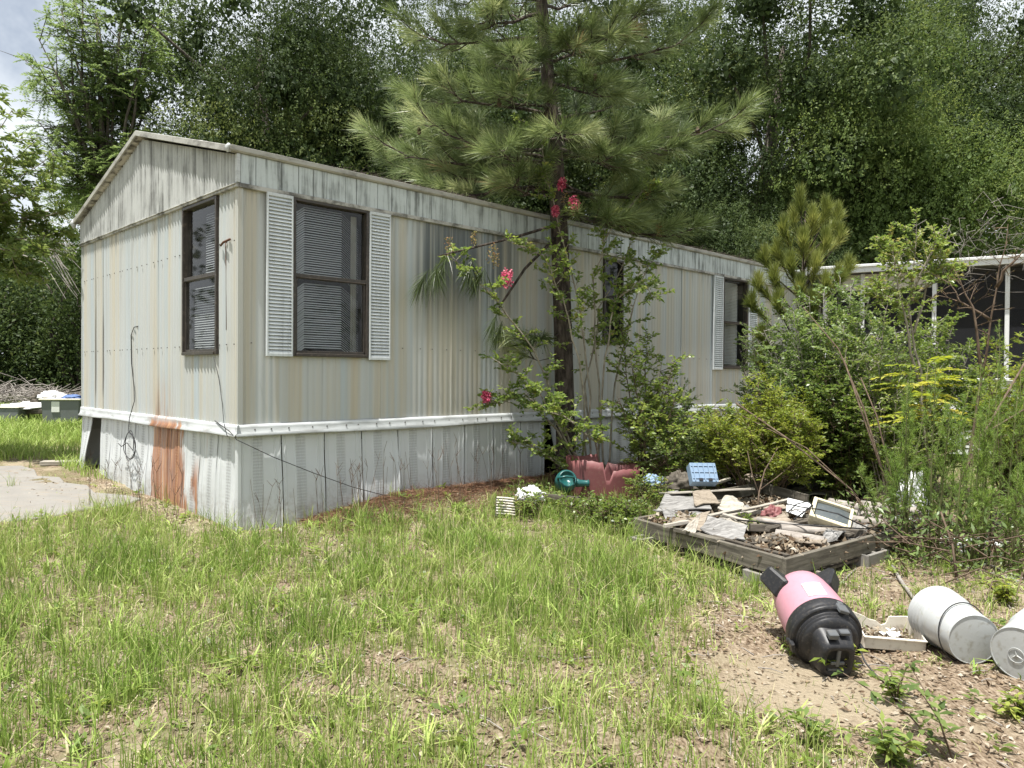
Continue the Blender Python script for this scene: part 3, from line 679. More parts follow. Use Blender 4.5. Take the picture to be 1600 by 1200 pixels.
def tree_proto(name, seed, H, Rx, Rz, zc, n_cl, n_spray, leaf, mat, bark, trunk_r=.28, **kw):
    root = bpy.data.objects.new(name, None); COL.objects.link(root)
    parts, cents = crown_parts(seed, Rx, Rz, n_cl, n_spray, leaf, **kw)
    parts = [(p[0]+np.array([0, 0, zc]), p[1], p[2]) for p in parts]
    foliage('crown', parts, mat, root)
    rg = random.Random(seed); m = MB()
    tp = [(0, 0, -.3), (rg.uniform(-.1, .1), rg.uniform(-.1, .1), zc*.35), (rg.uniform(-.3, .3), rg.uniform(-.3, .3), zc*.75), (rg.uniform(-.4, .4), rg.uniform(-.4, .4), zc+Rz*.5)]
    m.tube(tp, [trunk_r*1.25, trunk_r, trunk_r*.7, trunk_r*.2], 9); m.build('trunk', bark, root)
    for c, r in sorted(cents, key=lambda q: rg.random())[:14]:
        m = MB(); t0 = rg.uniform(.35, .85); b0 = Vector(tp[1]).lerp(Vector(tp[3]), t0); e = Vector(c)+Vector((0, 0, zc)); md = b0.lerp(e, .5)+Vector((rg.uniform(-.4, .4), rg.uniform(-.4, .4), rg.uniform(-.1, .5)))
        m.tube([b0, md, e], [trunk_r*.22, trunk_r*.14, .02], 6); m.build('limb', bark, root)
    return root
def copy_tree(o, loc, rz, sc, label, group):
    c = o.copy(); COL.objects.link(c); c.location = loc; c.rotation_euler = (0, 0, rz); c.scale = sc; c['label'] = label; c['group'] = group
    for ch in list(o.children):
        d = ch.copy(); COL.objects.link(d); d.parent = c
    return c
GT = 'trees behind the mobile home'
def put_first(o, loc, rz, sc, label, cat_='tree', group=GT):
    o.location = loc; o.rotation_euler = (0, 0, rz); o.scale = sc; o['label'] = label; o['category'] = cat_; o['group'] = group
oakA = tree_proto('oak_tree', 21, 12, 4.6, 4.2, 7.4, 58, 215, .078, G['oak'], M['bark_oak'], .32)
oakB = tree_proto('oak_tree', 22, 12, 4.2, 4.6, 7.0, 56, 215, .078, G['oak'], M['bark_oak'], .30)
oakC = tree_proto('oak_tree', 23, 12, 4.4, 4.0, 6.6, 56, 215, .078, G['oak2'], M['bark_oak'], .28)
def tloc(px, Y): p = gd(px, Y); return (p.x, p.y, p.z-.05)
put_first(oakA, tloc(415, 20), .4, (.92, .92, 1.08), 'dense dark oak rising behind the left half of the mobile home roof')
put_first(oakB, tloc(1190, 21), 2.0, (1.15, 1.15, 1.12), 'big dark oak behind the roof between the pine and the young pine')
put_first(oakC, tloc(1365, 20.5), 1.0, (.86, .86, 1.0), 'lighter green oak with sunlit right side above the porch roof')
for (proto, px, Y, rz, sc, lab) in [
    (oakB, 620, 24, 4.0, (1.1, 1.1, 1.1), 'dark oak showing between the left oak and the pine crown'),
    (oakA, 880, 25, 1.2, (1.15, 1.15, 1.15), 'dark oak directly behind the pine crown'),
    (oakA, 1500, 25, 3.1, (1.05, 1.05, 1.28), 'tall dark oak behind the porch, left of the gap of sky'),
    (oakC, 1690, 24, 2.2, (.95, .95, 1.15), 'oak at the right edge of the photo right of the gap of sky'),
    (oakB, 1040, 29, .3, (1.1, 1.1, 1.3), 'tall far oak behind the right side of the pine crown'),
        (oakB, -10, 34, 2.6, (.9, .9, .62), 'low dark oak behind the brush pile at the far left'),
    (oakA, 110, 38, 5.6, (.85, .85, .62), 'low dark oak behind the corner of the end wall'),
    (oakA, 1105, 25, 2.9, (.75, .75, .62), 'low shaded tree behind the roof just right of the pine'),
    (oakB, 1300, 26, 1.7, (.8, .8, .62), 'low shaded tree behind the roof where it meets the porch'),
    (oakC, 270, 28, .9, (.8, .8, .9), 'oak filling the gap between the airy tree and the left oak'),
    (oakB, 500, 29, 2.2, (1.0, 1.0, 1.15), 'tall far oak behind the left oak, above the large front window'),
    (oakA, 770, 28, 4.7, (1.0, 1.0, 1.25), 'far dark oak behind the top of the pine, left of its trunk'),
    (oakB, 1400, 29, 5.3, (1.1, 1.1, 1.3), 'far dark oak behind the lighter green oak'),
    (oakB, 1195, 18.6, 3.9, (.50, .50, .56), 'low rounded tree just behind the far end of the roof'),
    (oakC, 1480, 22, 4.4, (.62, .62, .66), 'lower bright tree just above the middle of the porch roof'),
    (oakB, 700, 22, 5.1, (.7, .7, .66), 'low dark tree behind the roof left of the pine crown'),
    (oakA, 470, 26, 3.6, (.8, .8, .7), 'low dark tree behind the roof above the large front window')]:
    copy_tree(proto, tloc(px, Y), rz, sc, lab, GT)
# a far wood that reads as one mass
nr = np.random.default_rng(77); n = 30000
aa = np.where(nr.random(n) < .5, nr.uniform(-.75, 1.05, n), nr.uniform(-3.14, 3.14, n)); dd = nr.uniform(44, 52, n)  # full circle: the unseen part behind the camera is added to darken window reflections
xx, yy = np.sin(aa)*dd, np.cos(aa)*dd; topz = 7.0+1.6*np.sin(aa*17)+1.1*np.sin(aa*41+1)+.7*np.sin(aa*83)
hh = nr.random(n)**.8*topz
P = np.stack([xx, yy, ground_z(xx, yy)+hh], 1)
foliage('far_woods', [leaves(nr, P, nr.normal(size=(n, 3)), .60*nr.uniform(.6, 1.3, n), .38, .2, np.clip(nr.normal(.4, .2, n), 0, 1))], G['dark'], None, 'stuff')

# airy tree with pinnate leaves, top left
def airy_tree(name, label, base, H, tips, mat, seed, leafL=.06, nl=26, group=None, cat_='tree'):
    nr = np.random.default_rng(seed); rg = random.Random(seed); root = thing(name, label, cat_, base, group=group); b = Vector(base)
    m = MB(); top = Vector(tips[0])-b
    tp = [Vector((0, 0, -.2)), Vector((top.x*.15, top.y*.15, H*.3)), Vector((top.x*.5, top.y*.5, H*.65)), top]
    m.tube(tp, [.16, .13, .08, .02], 8); m.build('trunk', M['bark_oak'], root)
    parts = []
    for tip in tips:
        t = Vector(tip)-b; s = rg.uniform(.35, .75); st = tp[1].lerp(tp[2], s); md = st.lerp(t, .55)+Vector((rg.uniform(-.3, .3), rg.uniform(-.3, .3), .4))
        m = MB(); m.tube([st, md, t], [.05, .03, .010], 5)
        for k in range(15):
            q = rg.uniform(.2, 1); p0 = (st.lerp(md, q*2) if q < .5 else md.lerp(t, q*2-1)); L = rg.uniform(.5, 1.1); d = Vector((rg.gauss(0, 1), rg.gauss(0, 1), rg.gauss(.2, .5))).normalized(); p1 = p0+d*L
            m.tube([p0, p1], [.014, .004], 4, caps=False)
            for f in range(7):
                fq = rg.uniform(.3, 1); f0 = p0.lerp(p1, fq); fd = (d*.5+Vector((rg.gauss(0, 1), rg.gauss(0, 1), rg.gauss(-.1, .5)))).normalized(); fl = rg.uniform(.25, .42)
                tt = np.linspace(.1, 1, nl//2); sd = np.array(fd.cross(Vector((0, 0, 1))).normalized()); fdn = np.array(fd)
                for sg in (-1, 1):
                    Pq = np.array(f0)+fdn*tt[:, None]*fl; Pq[:, 2] -= .12*tt**2*fl*2
                    D = fdn*.45+sd*sg+nr.normal(0, .15, (len(tt), 3))
                    parts.append(leaves(nr, Pq, D, leafL*nr.uniform(.8, 1.2, len(tt)), leafL*.38, .1, np.clip(nr.normal(.5, .2, len(tt))+.0, 0, 1), 1.5))
        m.build('limb', M['bark_oak'], root)
    foliage('crown', parts, mat, root)
    return root
rg = random.Random(4)
tips = [at(px, py, 17.5+rg.uniform(-1, 1.4)) for px, py in [(150, 20), (60, 60), (110, 60), (190, 30), (230, 60), (70, 120), (130, 130), (180, 110), (210, 160), (60, 190), (120, 210), (150, 260), (200, 230), (90, 270), (220, 90), (170, 190), (250, 20), (185, 280), (35, 90), (130, -20), (100, -60), (200, -60), (240, 130), (215, 260), (160, 70), (95, 15), (230, 200), (140, 170)]]
airy_tree('airy_tree', 'airy tree with fine pale feathered leaves against the sky at the top left', tloc(175, 17.5), 9, tips, G['airy'], 6, .075)

# ------------------------------------------------------------------ pine beside the wall
def tuft_parts(nr, segs, n, L, w, spread=(10, 66), droop=.12, tone=None):
    """needle brush round each shoot segment (a, b)"""
    out = []
    for a, b in segs:
        a, b = np.array(a), np.array(b); d = unit(b-a); m = int(n*nr.uniform(.75, 1.2)); t = nr.random(m)**.7
        an = np.radians(nr.uniform(spread[0], spread[1], m))*(1.15-.55*t); ph = nr.uniform(0, 2*math.pi, m)
        e1 = unit(np.cross(d, [.3, .2, 1.])); e2 = np.cross(d, e1)
        D = d*np.cos(an)[:, None]+(e1*np.cos(ph)[:, None]+e2*np.sin(ph)[:, None])*np.sin(an)[:, None]
        P = a+(b-a)*t[:, None]; tn = nr.normal(.45, .22)
        old = nr.random() < .12
        r = np.clip(tn+nr.normal(0, .16, m), 0, .92 if not old else 1) if tone is None else np.clip(nr.normal(tone, .2, m), 0, 1)
        out.append(needles(nr, P, D, L*nr.uniform(.75, 1.15, m), w, r, droop))
    return out
pine = thing('pine_tree', 'tall pine with long needles and dark trunk standing against the long wall', 'pine tree', (0, 0, 0))
pb_ = gp(885, 742); PY = 9.72; pb_ = gd(885, PY)
pine.location = pb_
tr_pts = [pb_+Vector((0, 0, -.15)), at(884, 690, PY), at(880, 530, PY), at(875, 380, PY), at(869, 260, PY), at(857, 130, PY), at(846, 0, PY), at(838, -150, PY), at(832, -300, PY)]
tr_loc = [p-pb_ for p in tr_pts]
m = MB(); m.tube(tr_loc, [.16, .125, .118, .112, .10, .088, .072, .045, .012], 12); m.build('trunk', M['bark_pine'], pine)
def trunk_at(z):
    for a, b in zip(tr_loc, tr_loc[1:]):
        if a.z <= z <= b.z: return a.lerp(b, (z-a.z)/(b.z-a.z))
    return tr_loc[-1]
rg = random.Random(31); nrp = np.random.default_rng(31); tufts = []
def pine_branch(z0, end, r0=.028, ntw=9, dens=1.0, droop=.06, needle=.21, first=.3):
    st = trunk_at(z0); en = Vector(end); L = (en-st).length
    md = st.lerp(en, .5)+Vector((0, 0, -.05*L+rg.uniform(-.05, .05)))+Vector((rg.uniform(-.08, .08), rg.uniform(-.08, .08), 0))
    q3 = st.lerp(en, .8)+Vector((rg.uniform(-.05, .05), rg.uniform(-.05, .05), -.05*L))
    pts = [st, st.lerp(md, .5)+Vector((0, 0, .02)), md, q3, en+Vector((0, 0, .04*L))]
    m = MB(); m.tube(pts, [r0, r0*.8, r0*.6, r0*.4, .007], 6)
    def pt(t):
        k = min(3, int(t*4)); return pts[k].lerp(pts[k+1], t*4-k)
    segs = []
    for i in range(int(ntw*dens)):
        t = first+(1-first)*(i+rg.random())/(ntw*dens); p = pt(min(t, .999)); d = (pts[-1]-pts[0]).normalized(); sd = d.cross(Vector((0, 0, 1))).normalized()*(1 if i % 2 else -1)
        dr = (d*.7+sd*rg.uniform(.4, 1)+Vector((0, 0, rg.uniform(-.15, .55)))).normalized(); l = rg.uniform(.16, .5)*(1.15-t*.5)
        q = p+dr*l; m.tube([p, p.lerp(q, .5)+Vector((0, 0, -.02)), q], [.010, .008, .005], 5, caps=False)
        e = q+(dr+Vector((0, 0, .5))).normalized()*.10
        segs.append((q-dr*.12, e))
        if l > .3: segs.append((p.lerp(q, .45), p.lerp(q, .62)+Vector((0, 0, .04))))
    segs.append((pts[-2].lerp(pts[-1], .5), pts[-1]+(pts[-1]-pts[-2]).normalized()*.12))
    m.build('branch', M['bark_pine'], pine)
    tufts.extend(tuft_parts(nrp, segs, 110, needle*1.3, .0046, droop=droop))
def pl(px, py, Y): return at(px, py, Y)-pb_
zt = lambda py: at(870, py, PY).z-pb_.z
keys = [(205, 1150, 195, 9.2), (215, 1050, 235, 9.0), (120, 1100, 45, 9.6), (90, 1010, 20, 9.2), (265, 575, 222, 9.9), (250, 660, 190, 9.3), (300, 640, 250, 10.4), (180, 690, 140, 9.3), (150, 640, 150, 10.0), (60, 650, 60, 9.7),
        (330, 1085, 365, 9.6), (300, 1030, 300, 9.2), (245, 1120, 215, 10.0), (20, 760, 30, 9.2), (0, 700, -10, 9.9), (40, 960, 60, 9.0), (260, 780, 240, 8.7), (230, 960, 250, 8.8), (170, 790, 150, 8.8), (130, 940, 140, 8.9), (330, 960, 350, 9.0), (310, 800, 290, 9.0), (70, 800, 90, 8.9), (200, 880, 210, 8.5), (-60, 980, -60, 9.3), (-60, 720, -40, 9.4), (-90, 860, -60, 9.0), (270, 740, 190, 10.8), (190, 980, 150, 10.9), (110, 760, 90, 11), (100, 960, 40, 10.9), (10, 900, -10, 11.0), (240, 1040, 190, 11.2), (235, 640, 205, 11.2), (280, 700, 275, 10.2), (285, 1000, 330, 9.9), (290, 690, 300, 9.6), (265, 610, 265, 10.3), (60, 900, 80, 8.9)]
for (py0, px, py, Y) in keys: pine_branch(zt(py0), pl(px, py, Y), ntw=9)
# the drooping branch in front of the wall and two dead stubs
def hang(z0, way, brooms):
    pts = [trunk_at(z0)]+[pl(*w) for w in way]; m = MB(); m.tube(pts, [.022, .017, .012, .007][:len(pts)], 6); m.build('branch', M['bark_pine'], pine)
    segs = [(Vector(pl(px, py, Y)), Vector(pl(px, py, Y))+Vector((rg.uniform(-.10, .0), rg.uniform(-.02, .02), -.15))) for px, py, Y in brooms]
    tufts.extend(tuft_parts(nrp, segs, 85, .25, .0040, (6, 62), .45, .04))  # shade over these brooms is put into their colour as a dark tone
hang(zt(350), [(800, 372, 9.0), (735, 388, 8.45), (685, 400, 8.15)], [(682, 408, 8.12), (700, 398, 8.2), (672, 418, 8.08), (738, 402, 8.4), (760, 415, 8.5)])
hang(zt(365), [(820, 420, 9.2), (780, 480, 8.9)], [(778, 485, 8.85), (785, 500, 8.9)]); pine_branch(zt(520), pl(835, 530, 9.3), .012, 3, droop=.4, first=.7); pine_branch(zt(560), pl(825, 560, 9.35), .011, 2, droop=.3, first=.8)
for z in np.arange(6.3, 9.0, .45):
    for k in range(5):
        a = rg.uniform(0, 6.28); L = (9.4-z)*.55+.3; s0 = trunk_at(z); pine_branch(z, s0+Vector((math.cos(a)*L, math.sin(a)*L, L*.25)), .02, 6)
for (px, py, Y) in [(728, 34, 9.6), (1010, 62, 9.2), (655, 205, 9.6), (1090, 205, 9.3), (930, 120, 9.0), (780, 160, 9.0), (690, 262, 10.0), (985, 255, 9.0)]:
    c_ = pl(px, py, Y); m = MB()
    for k in range(6): m.lathe([(.004, -.05+k*.017), (.012+.022*math.sin(math.pi*(k+.7)/6.6), -.045+k*.017), (.006, -.030+k*.017)], 9, Matrix.Translation(c_) @ Matrix.Rotation(rg.uniform(-.6, .6), 4, 'X') @ Matrix.Rotation(R(90), 4, 'X'), False)
    m.build('cone', M['stem_brown'], pine)
foliage('needles', tufts, G['pine'], pine)

# young pine behind the shrubs
yp = gd(1255, 10.6); young = thing('young_pine', 'young pine with bright upright yellow-green shoots in front of the porch roof', 'pine tree', yp)
m = MB(); ty = at(1258, 330, 10.6)-yp; m.tube([(0, 0, -.1), (0.05, 0, ty.z*.4), (-.02, 0, ty.z*.7), ty], [.05, .042, .03, .012], 7); m.build('trunk', M['bark_pine'], young)
segs = []; mb = MB()
for (px, py, Y, h) in [(1250, 320, 10.6, .28), (1290, 335, 10.4, .25), (1308, 345, 10.7, .24), (1225, 365, 10.3, .25), (1270, 350, 10.2, .28), (1215, 400, 10.4, .24), (1255, 385, 10.1, .26), (1290, 385, 10.2, .26), (1312, 375, 10.6, .24), (1235, 420, 10.1, .22), (1275, 420, 10.1, .22), (1195, 410, 10.6, .22), (1325, 425, 10.4, .22), (1310, 440, 10.2, .2), (1210, 440, 10.2, .2), (1185, 450, 10.5, .2), (1250, 455, 10.0, .2), (1290, 450, 10.0, .2), (1240, 350, 10.8, .26), (1265, 405, 10.7, .25), (1175, 480, 10.4, .2), (1190, 530, 10.3, .18), (1215, 480, 10.1, .2), (1185, 570, 10.3, .2), (1270, 480, 10.0, .2)]:
    p = at(px, py, Y)-yp; st = Vector((0, 0, max(.6, p.z-.55))); mb.tube([st, st.lerp(p, .6)+Vector((0, 0, -.05)), p], [.014, .01, .007], 5)
    segs += [(p+Vector((0, 0, -.08)), p+Vector((0, 0, h*.5))), (st.lerp(p, .65), p+Vector((0, 0, .02)))]
mb.build('branches', M['bark_pine'], young)
foliage('needles', tuft_parts(np.random.default_rng(8), segs, 330, .21, .0062, (6, 46), .03), G['young'], young)
# ------------------------------------------------------------------ shrubs and saplings
def woody(root, stems, mat, bark, seed, tw=14, twL=(.18, .45), lf=11, leafL=.045, leafW=.5, r0=.016, from_t=.3, upb=.5, tone=.5, sub=True, spread=1.0, name='leaves', dens_tip=True, droop=0.0, rise=.25):
    """stems: polylines in the plant's own space; twigs and leaves grow along them"""
    nr = np.random.default_rng(seed); rg = random.Random(seed); parts = []; tips = []
    mb = MB()
    for st in stems:
        st = [Vector(p) for p in st]; k = len(st)-1
        fine = []
        for i in range(k):
            for j in range(3): fine.append(st[i].lerp(st[i+1], j/3)+(Vector((rg.gauss(0, .012), rg.gauss(0, .012), 0)) if (i or j) else Vector()))
        fine.append(st[-1]); nf = len(fine)
        mb.tube(fine, [r0*(1-.85*i/(nf-1)) for i in range(nf)], 6); tips.append(st[-1])
        for q in range(tw):
            t = from_t+(1-from_t)*(q+rg.random())/tw; x = t*(nf-1); i = min(nf-2, int(x)); p = fine[i].lerp(fine[i+1], x-i)
            d = (fine[i+1]-fine[i]).normalized(); rd = Vector((rg.gauss(0, 1), rg.gauss(0, 1), rg.gauss(rise, .45))).normalized()
            dr = (d*.35+rd*spread).normalized(); L = rg.uniform(*twL)*(1.1-.5*t); e = p+dr*L+Vector((0, 0, -droop*L))
            mb.tube([p, p.lerp(e, .55)+Vector((0, 0, .03*L)), e], [.0048, .0035, .0018], 3, caps=False)
            segs = [(p, e)]
            if sub:
                for _ in range(2):
                    f = rg.uniform(.3, .85); a = p.lerp(e, f); b = a+(dr+Vector((rg.gauss(0, .7), rg.gauss(0, .7), rg.gauss(.1, .4)))).normalized()*L*.45; segs.append((a, b)); mb.tube([a, b], [.0028, .0014], 3, caps=False)
            for a, b in segs:
                n = max(3, int(lf*((b-a).length/.3)*rg.uniform(.8, 1.2))); tt = np.sort(nr.uniform(.15, 1, n)); A, B = np.array(a), np.array(b); dd = unit(B-A); s1 = unit(np.cross(dd, [.1, .2, 1])); sg = np.where(np.arange(n) % 2, 1, -1)[:, None]
                P = A+(B-A)*tt[:, None]; D = dd*.7+s1*sg*.8+nr.normal(0, .3, (n, 3)); tn = np.clip(nr.normal(tone, .14)+nr.normal(0, .16, n), 0, 1)
                parts.append(leaves(nr, P, D, leafL*nr.uniform(.65, 1.2, n), leafL*leafW, .18, tn, upb))
    mb.build('stems', bark, root)
    if parts: foliage(name, parts, mat, root)
    return tips
def bush_stems(rg, n, H, spread, lean=(0, 0)):
    out = []
    for i in range(n):
        a = rg.uniform(0, 6.283); r = spread*math.sqrt(rg.random()); h = H*rg.uniform(.6, 1.0)*(1-.25*(r/max(spread, .01))**2); bx, by = r*.22*math.cos(a), r*.22*math.sin(a); tx, ty = r*math.cos(a)+lean[0], r*math.sin(a)+lean[1]
        out.append([(bx, by, -.04), (bx+(tx-bx)*.3, by+(ty-by)*.3, h*.42), (bx+(tx-bx)*.7, by+(ty-by)*.7, h*.78), (tx, ty, h)])
    return out
def bush(name, label, catg, px, Y, ytop, spread, n, mat, bark, seed, lean=(0, 0), **kw):
    b = gd(px, Y); H = at(px, ytop, Y).z-b.z; root = thing(name, label, catg, b); rg = random.Random(seed)
    tips = woody(root, bush_stems(rg, n, H, spread, lean), mat, bark, seed, **kw); return root, tips
# crape myrtle
mb_ = gd(932, 9.45); myrtle = thing('crape_myrtle', 'spindly flowering shrub with pale stems and pink blossom clusters in front of the pine trunk', 'flowering shrub', mb_)
S = lambda *a: [at(px, py, Y)-mb_ for px, py, Y in a]
stems = [S((905, 752, 9.4), (925, 620, 9.3), (905, 480, 9.2), (882, 385, 9.1), (858, 300, 9.0), (845, 222, 9.0), (822, 190, 9.0)),
         S((945, 755, 9.4), (938, 640, 9.4), (930, 520, 9.4), (928, 430, 9.4), (955, 355, 9.3), (1005, 300, 9.2), (1020, 285, 9.2)),
         S((915, 752, 9.4), (885, 680, 9.2), (835, 545, 8.9), (775, 470, 8.6), (720, 415, 8.4), (700, 392, 8.35)),
         S((920, 750, 9.4), (905, 560, 9.0), (880, 470, 8.9), (850, 400, 8.8), (790, 375, 8.7)),
         S((915, 752, 9.4), (870, 670, 9.1), (820, 615, 8.9), (785, 630, 8.75), (760, 622, 8.7)),
         S((940, 752, 9.4), (890, 700, 9.0), (835, 600, 8.8), (770, 560, 8.6)),
         S((950, 755, 9.4), (960, 600, 9.5), (990, 480, 9.5), (1010, 420, 9.4), (1030, 395, 9.4)),
         S((930, 752, 9.4), (945, 560, 9.2), (960, 470, 9.1), (1000, 440, 9.0), (1030, 465, 9.0)),
         S((925, 752, 9.4), (915, 600, 9.6), (940, 480, 9.7), (985, 385, 9.7), (990, 330, 9.7)),
         S((940, 752, 9.3), (930, 690, 8.9), (880, 650, 8.7), (840, 640, 8.6)), S((930, 752, 9.4), (885, 735, 9.0), (840, 700, 8.8), (800, 690, 8.7))]
woody(myrtle, stems, G['myrtle'], M['stem_pale'], 41, tw=30, twL=(.14, .42), lf=17, leafL=.060, leafW=.55, r0=.0155, from_t=.30, tone=.55)
def cluster(name, pos, r, n, mat, size, parent, seed, stretch=1.3):
    nr = np.random.default_rng(seed); d = unit(nr.normal(size=(n, 3))); P = np.array(pos)+d*r*nr.uniform(.35, 1, (n, 1))*np.array([.8, .8, stretch])
    foliage(name, [leaves(nr, P, d+nr.normal(0, .6, (n, 3)), size*nr.uniform(.6, 1.2, n), size*.9, .5)], mat, parent)
for i, (px, py, Y, r) in enumerate([(792, 435, 8.55, .085), (897, 320, 8.95, .085), (878, 288, 9.0, .06), (760, 621, 8.65, .06), (868, 330, 8.95, .05)]): cluster('blossom', at(px, py, Y)-mb_, r, 210, G['pink'], .027, myrtle, 60+i)
for i, (px, py, Y, r) in enumerate([(701, 385, 8.3, .07), (768, 395, 8.5, .08), (775, 405, 8.5, .06), (740, 372, 8.5, .05), (1012, 298, 9.2, .06), (882, 310, 9.0, .06), (1030, 360, 9.3, .05)]): cluster('bud_cluster', at(px, py, Y)-mb_, r, 60, G['bud'], .020, myrtle, 80+i, 1.8)

# leafy shrub right of the crape myrtle
bb = gd(1000, 9.3); shr = thing('leafy_shrub', 'upright bright green shrub with oval leaves right of the pink flowering shrub', 'shrub', bb)
S = lambda *a: [at(px, py, Y)-bb for px, py, Y in a]
woody(shr, [S((1000, 755, 9.3), (985, 620, 9.3), (970, 510, 9.3)), S((1000, 755, 9.3), (1010, 600, 9.2), (1012, 520, 9.2)), S((1005, 755, 9.3), (1035, 640, 9.1), (1055, 560, 9.1)), S((1002, 755, 9.3), (1000, 650, 9.0), (985, 560, 8.9)), S((1002, 755, 9.3), (1030, 690, 9.0), (1060, 610, 8.9)), S((1000, 755, 9.3), (990, 690, 9.0), (965, 620, 8.9)), S((1005, 755, 9.3), (1020, 680, 9.4), (1035, 560, 9.5)), S((1000, 755, 9.3), (1040, 720, 8.8), (1075, 660, 8.7)), S((1000, 755, 9.3), (1010, 700, 8.8), (1000, 640, 8.7))],
      G['shrub'], M['stem_brown'], 43, tw=27, twL=(.16, .42), lf=13, leafL=.060, leafW=.48, r0=.013, from_t=.22, tone=.62)
wl_ = [S((1030, 740, 8.9), (1045, 660, 8.7), (1070, 600, 8.6), (1083, 556, 8.6), (1058, 545, 8.6))]
bush('tangled_shrub', 'sparse tangled shrub with small pale leaves just behind the red planter', 'shrub', 1080, 9.3, 600, .75, 20, G['olive'], M['stem_pale'], 44, tw=19, lf=15, leafL=.046, leafW=.5, r0=.009, tone=.6)
bush('yellow_green_bush', 'yellow-green bush with fine feathered leaves behind the timber frame', 'bush', 1195, 8.5, 592, .75, 36, G['yellow'], M['stem_brown'], 45, tw=24, twL=(.2, .42), lf=26, leafL=.044, leafW=.36, r0=.009, from_t=.35, tone=.5)
bush('dark_shrub', 'dense dusty green shrub left of the thin sapling and below the young pine', 'shrub', 1290, 9.4, 425, .85, 38, G['olive'], M['twig_grey'], 46, tw=26, twL=(.2, .5), lf=20, leafL=.050, leafW=.5, r0=.014, from_t=.12, tone=.5)
bush('dark_shrub', 'low spreading dark green shrub in shade behind the yellow-green bush', 'shrub', 1340, 8.9, 560, .75, 34, G['shrub'], M['stem_brown'], 47, tw=22, twL=(.2, .5), lf=18, leafL=.058, leafW=.42, r0=.012, from_t=.1, tone=.3)
bush('dark_shrub', 'broad grey-green shrub in front of the porch knee wall', 'shrub', 1430, 9.8, 470, .95, 38, G['shrub'], M['twig_grey'], 48, tw=24, twL=(.2, .5), lf=19, leafL=.050, leafW=.46, r0=.013, from_t=.12, tone=.45)
bush('dark_shrub', 'bright leafy shrub at the right edge of the photo below the porch', 'shrub', 1590, 9.0, 560, .8, 32, G['shrub'], M['stem_brown'], 49, tw=22, twL=(.2, .45), lf=17, leafL=.050, leafW=.46, r0=.012, from_t=.12, tone=.55)
bush('dark_shrub', 'thin grey shrub against the wall below the far front window', 'shrub', 1205, 10.4, 470, .55, 24, G['olive'], M['twig_grey'], 50, tw=19, twL=(.2, .5), lf=17, leafL=.045, leafW=.46, r0=.011, from_t=.15, tone=.5)
bush('low_shrub', 'low dark shrub in the grass in front of the red planter', 'shrub', 945, 7.4, 775, .42, 24, G['shrub'], M['stem_brown'], 51, tw=9, twL=(.1, .26), lf=13, leafL=.042, leafW=.5, r0=.006, from_t=.2, tone=.42)
bush('low_shrub', 'low leafy weeds in front of the timber frame, right of the dark shrub', 'shrub', 985, 7.2, 800, .30, 14, G['shrub'], M['stem_brown'], 52, tw=8, twL=(.1, .22), lf=12, leafL=.040, leafW=.5, r0=.005, from_t=.2, tone=.5)
bush('low_shrub', 'small weed patch beside the ribbed vent grille', 'shrub', 835, 8.1, 765, .45, 15, G['myrtle'], M['stem_brown'], 53, tw=7, twL=(.1, .25), lf=8, leafL=.042, leafW=.5, r0=.005, from_t=.25, tone=.55)
bush('low_shrub', 'dim undergrowth between the blue crate and the mobile home', 'shrub', 1140, 10.2, 660, .8, 26, G['yellow'], M['stem_brown'], 54, tw=18, twL=(.2, .4), lf=16, leafL=.05, leafW=.45, r0=.008, from_t=.1, tone=.5)
bush('low_shrub', 'small bright plant growing through the boards in the middle of the timber frame', 'shrub', 1180, 6.55, 800, .13, 8, G['shrub'], M['stem_green'], 55, tw=6, twL=(.05, .12), lf=14, leafL=.034, leafW=.4, r0=.004, from_t=.2, tone=.5)

bush('low_shrub', 'low weeds overhanging the left board of the timber frame near its middle', 'shrub', 1062, 6.75, 805, .22, 12, G['shrub'], M['stem_green'], 71, tw=8, twL=(.08, .2), lf=11, leafL=.038, leafW=.45, r0=.004, from_t=.2, tone=.5)
bush('low_shrub', 'low weeds at the foot of the left board near the corner of the timber frame', 'shrub', 1135, 5.95, 848, .18, 9, G['yellow'], M['stem_green'], 72, tw=7, twL=(.06, .16), lf=11, leafL=.034, leafW=.4, r0=.004, from_t=.2, tone=.4)
bush('low_shrub', 'taller leafy weed between the red planter and the timber frame', 'shrub', 1018, 7.9, 732, .24, 9, G['myrtle'], M['stem_brown'], 73, tw=10, twL=(.1, .25), lf=10, leafL=.042, leafW=.5, r0=.005, from_t=.25, tone=.6)
# thin sapling in front of the porch
bb = gd(1452, 8.3); sap = thing('sapling', 'thin pale-stemmed sapling with small bright leaves rising above the porch roof line', 'sapling', bb)
S = lambda *a: [at(px, py, Y)-bb for px, py, Y in a]
woody(sap, [S((1455, 790, 8.3), (1436, 580, 8.3), (1420, 480, 8.3), (1428, 420, 8.3), (1432, 345, 8.3)), S((1440, 610, 8.3), (1418, 520, 8.2), (1400, 430, 8.2), (1395, 395, 8.2)), S((1428, 520, 8.3), (1450, 450, 8.4), (1470, 390, 8.4)), S((1425, 470, 8.3), (1445, 410, 8.2), (1465, 365, 8.2)), S((1426, 440, 8.3), (1405, 400, 8.4), (1385, 375, 8.4)), S((1420, 480, 8.3), (1390, 465, 8.1), (1365, 455, 8.1)), S((1425, 460, 8.3), (1460, 440, 8.2), (1490, 425, 8.2))],
      G['myrtle'], M['stem_pale'], 56, tw=30, twL=(.12, .34), lf=18, leafL=.050, leafW=.48, r0=.016, from_t=.42, tone=.65)
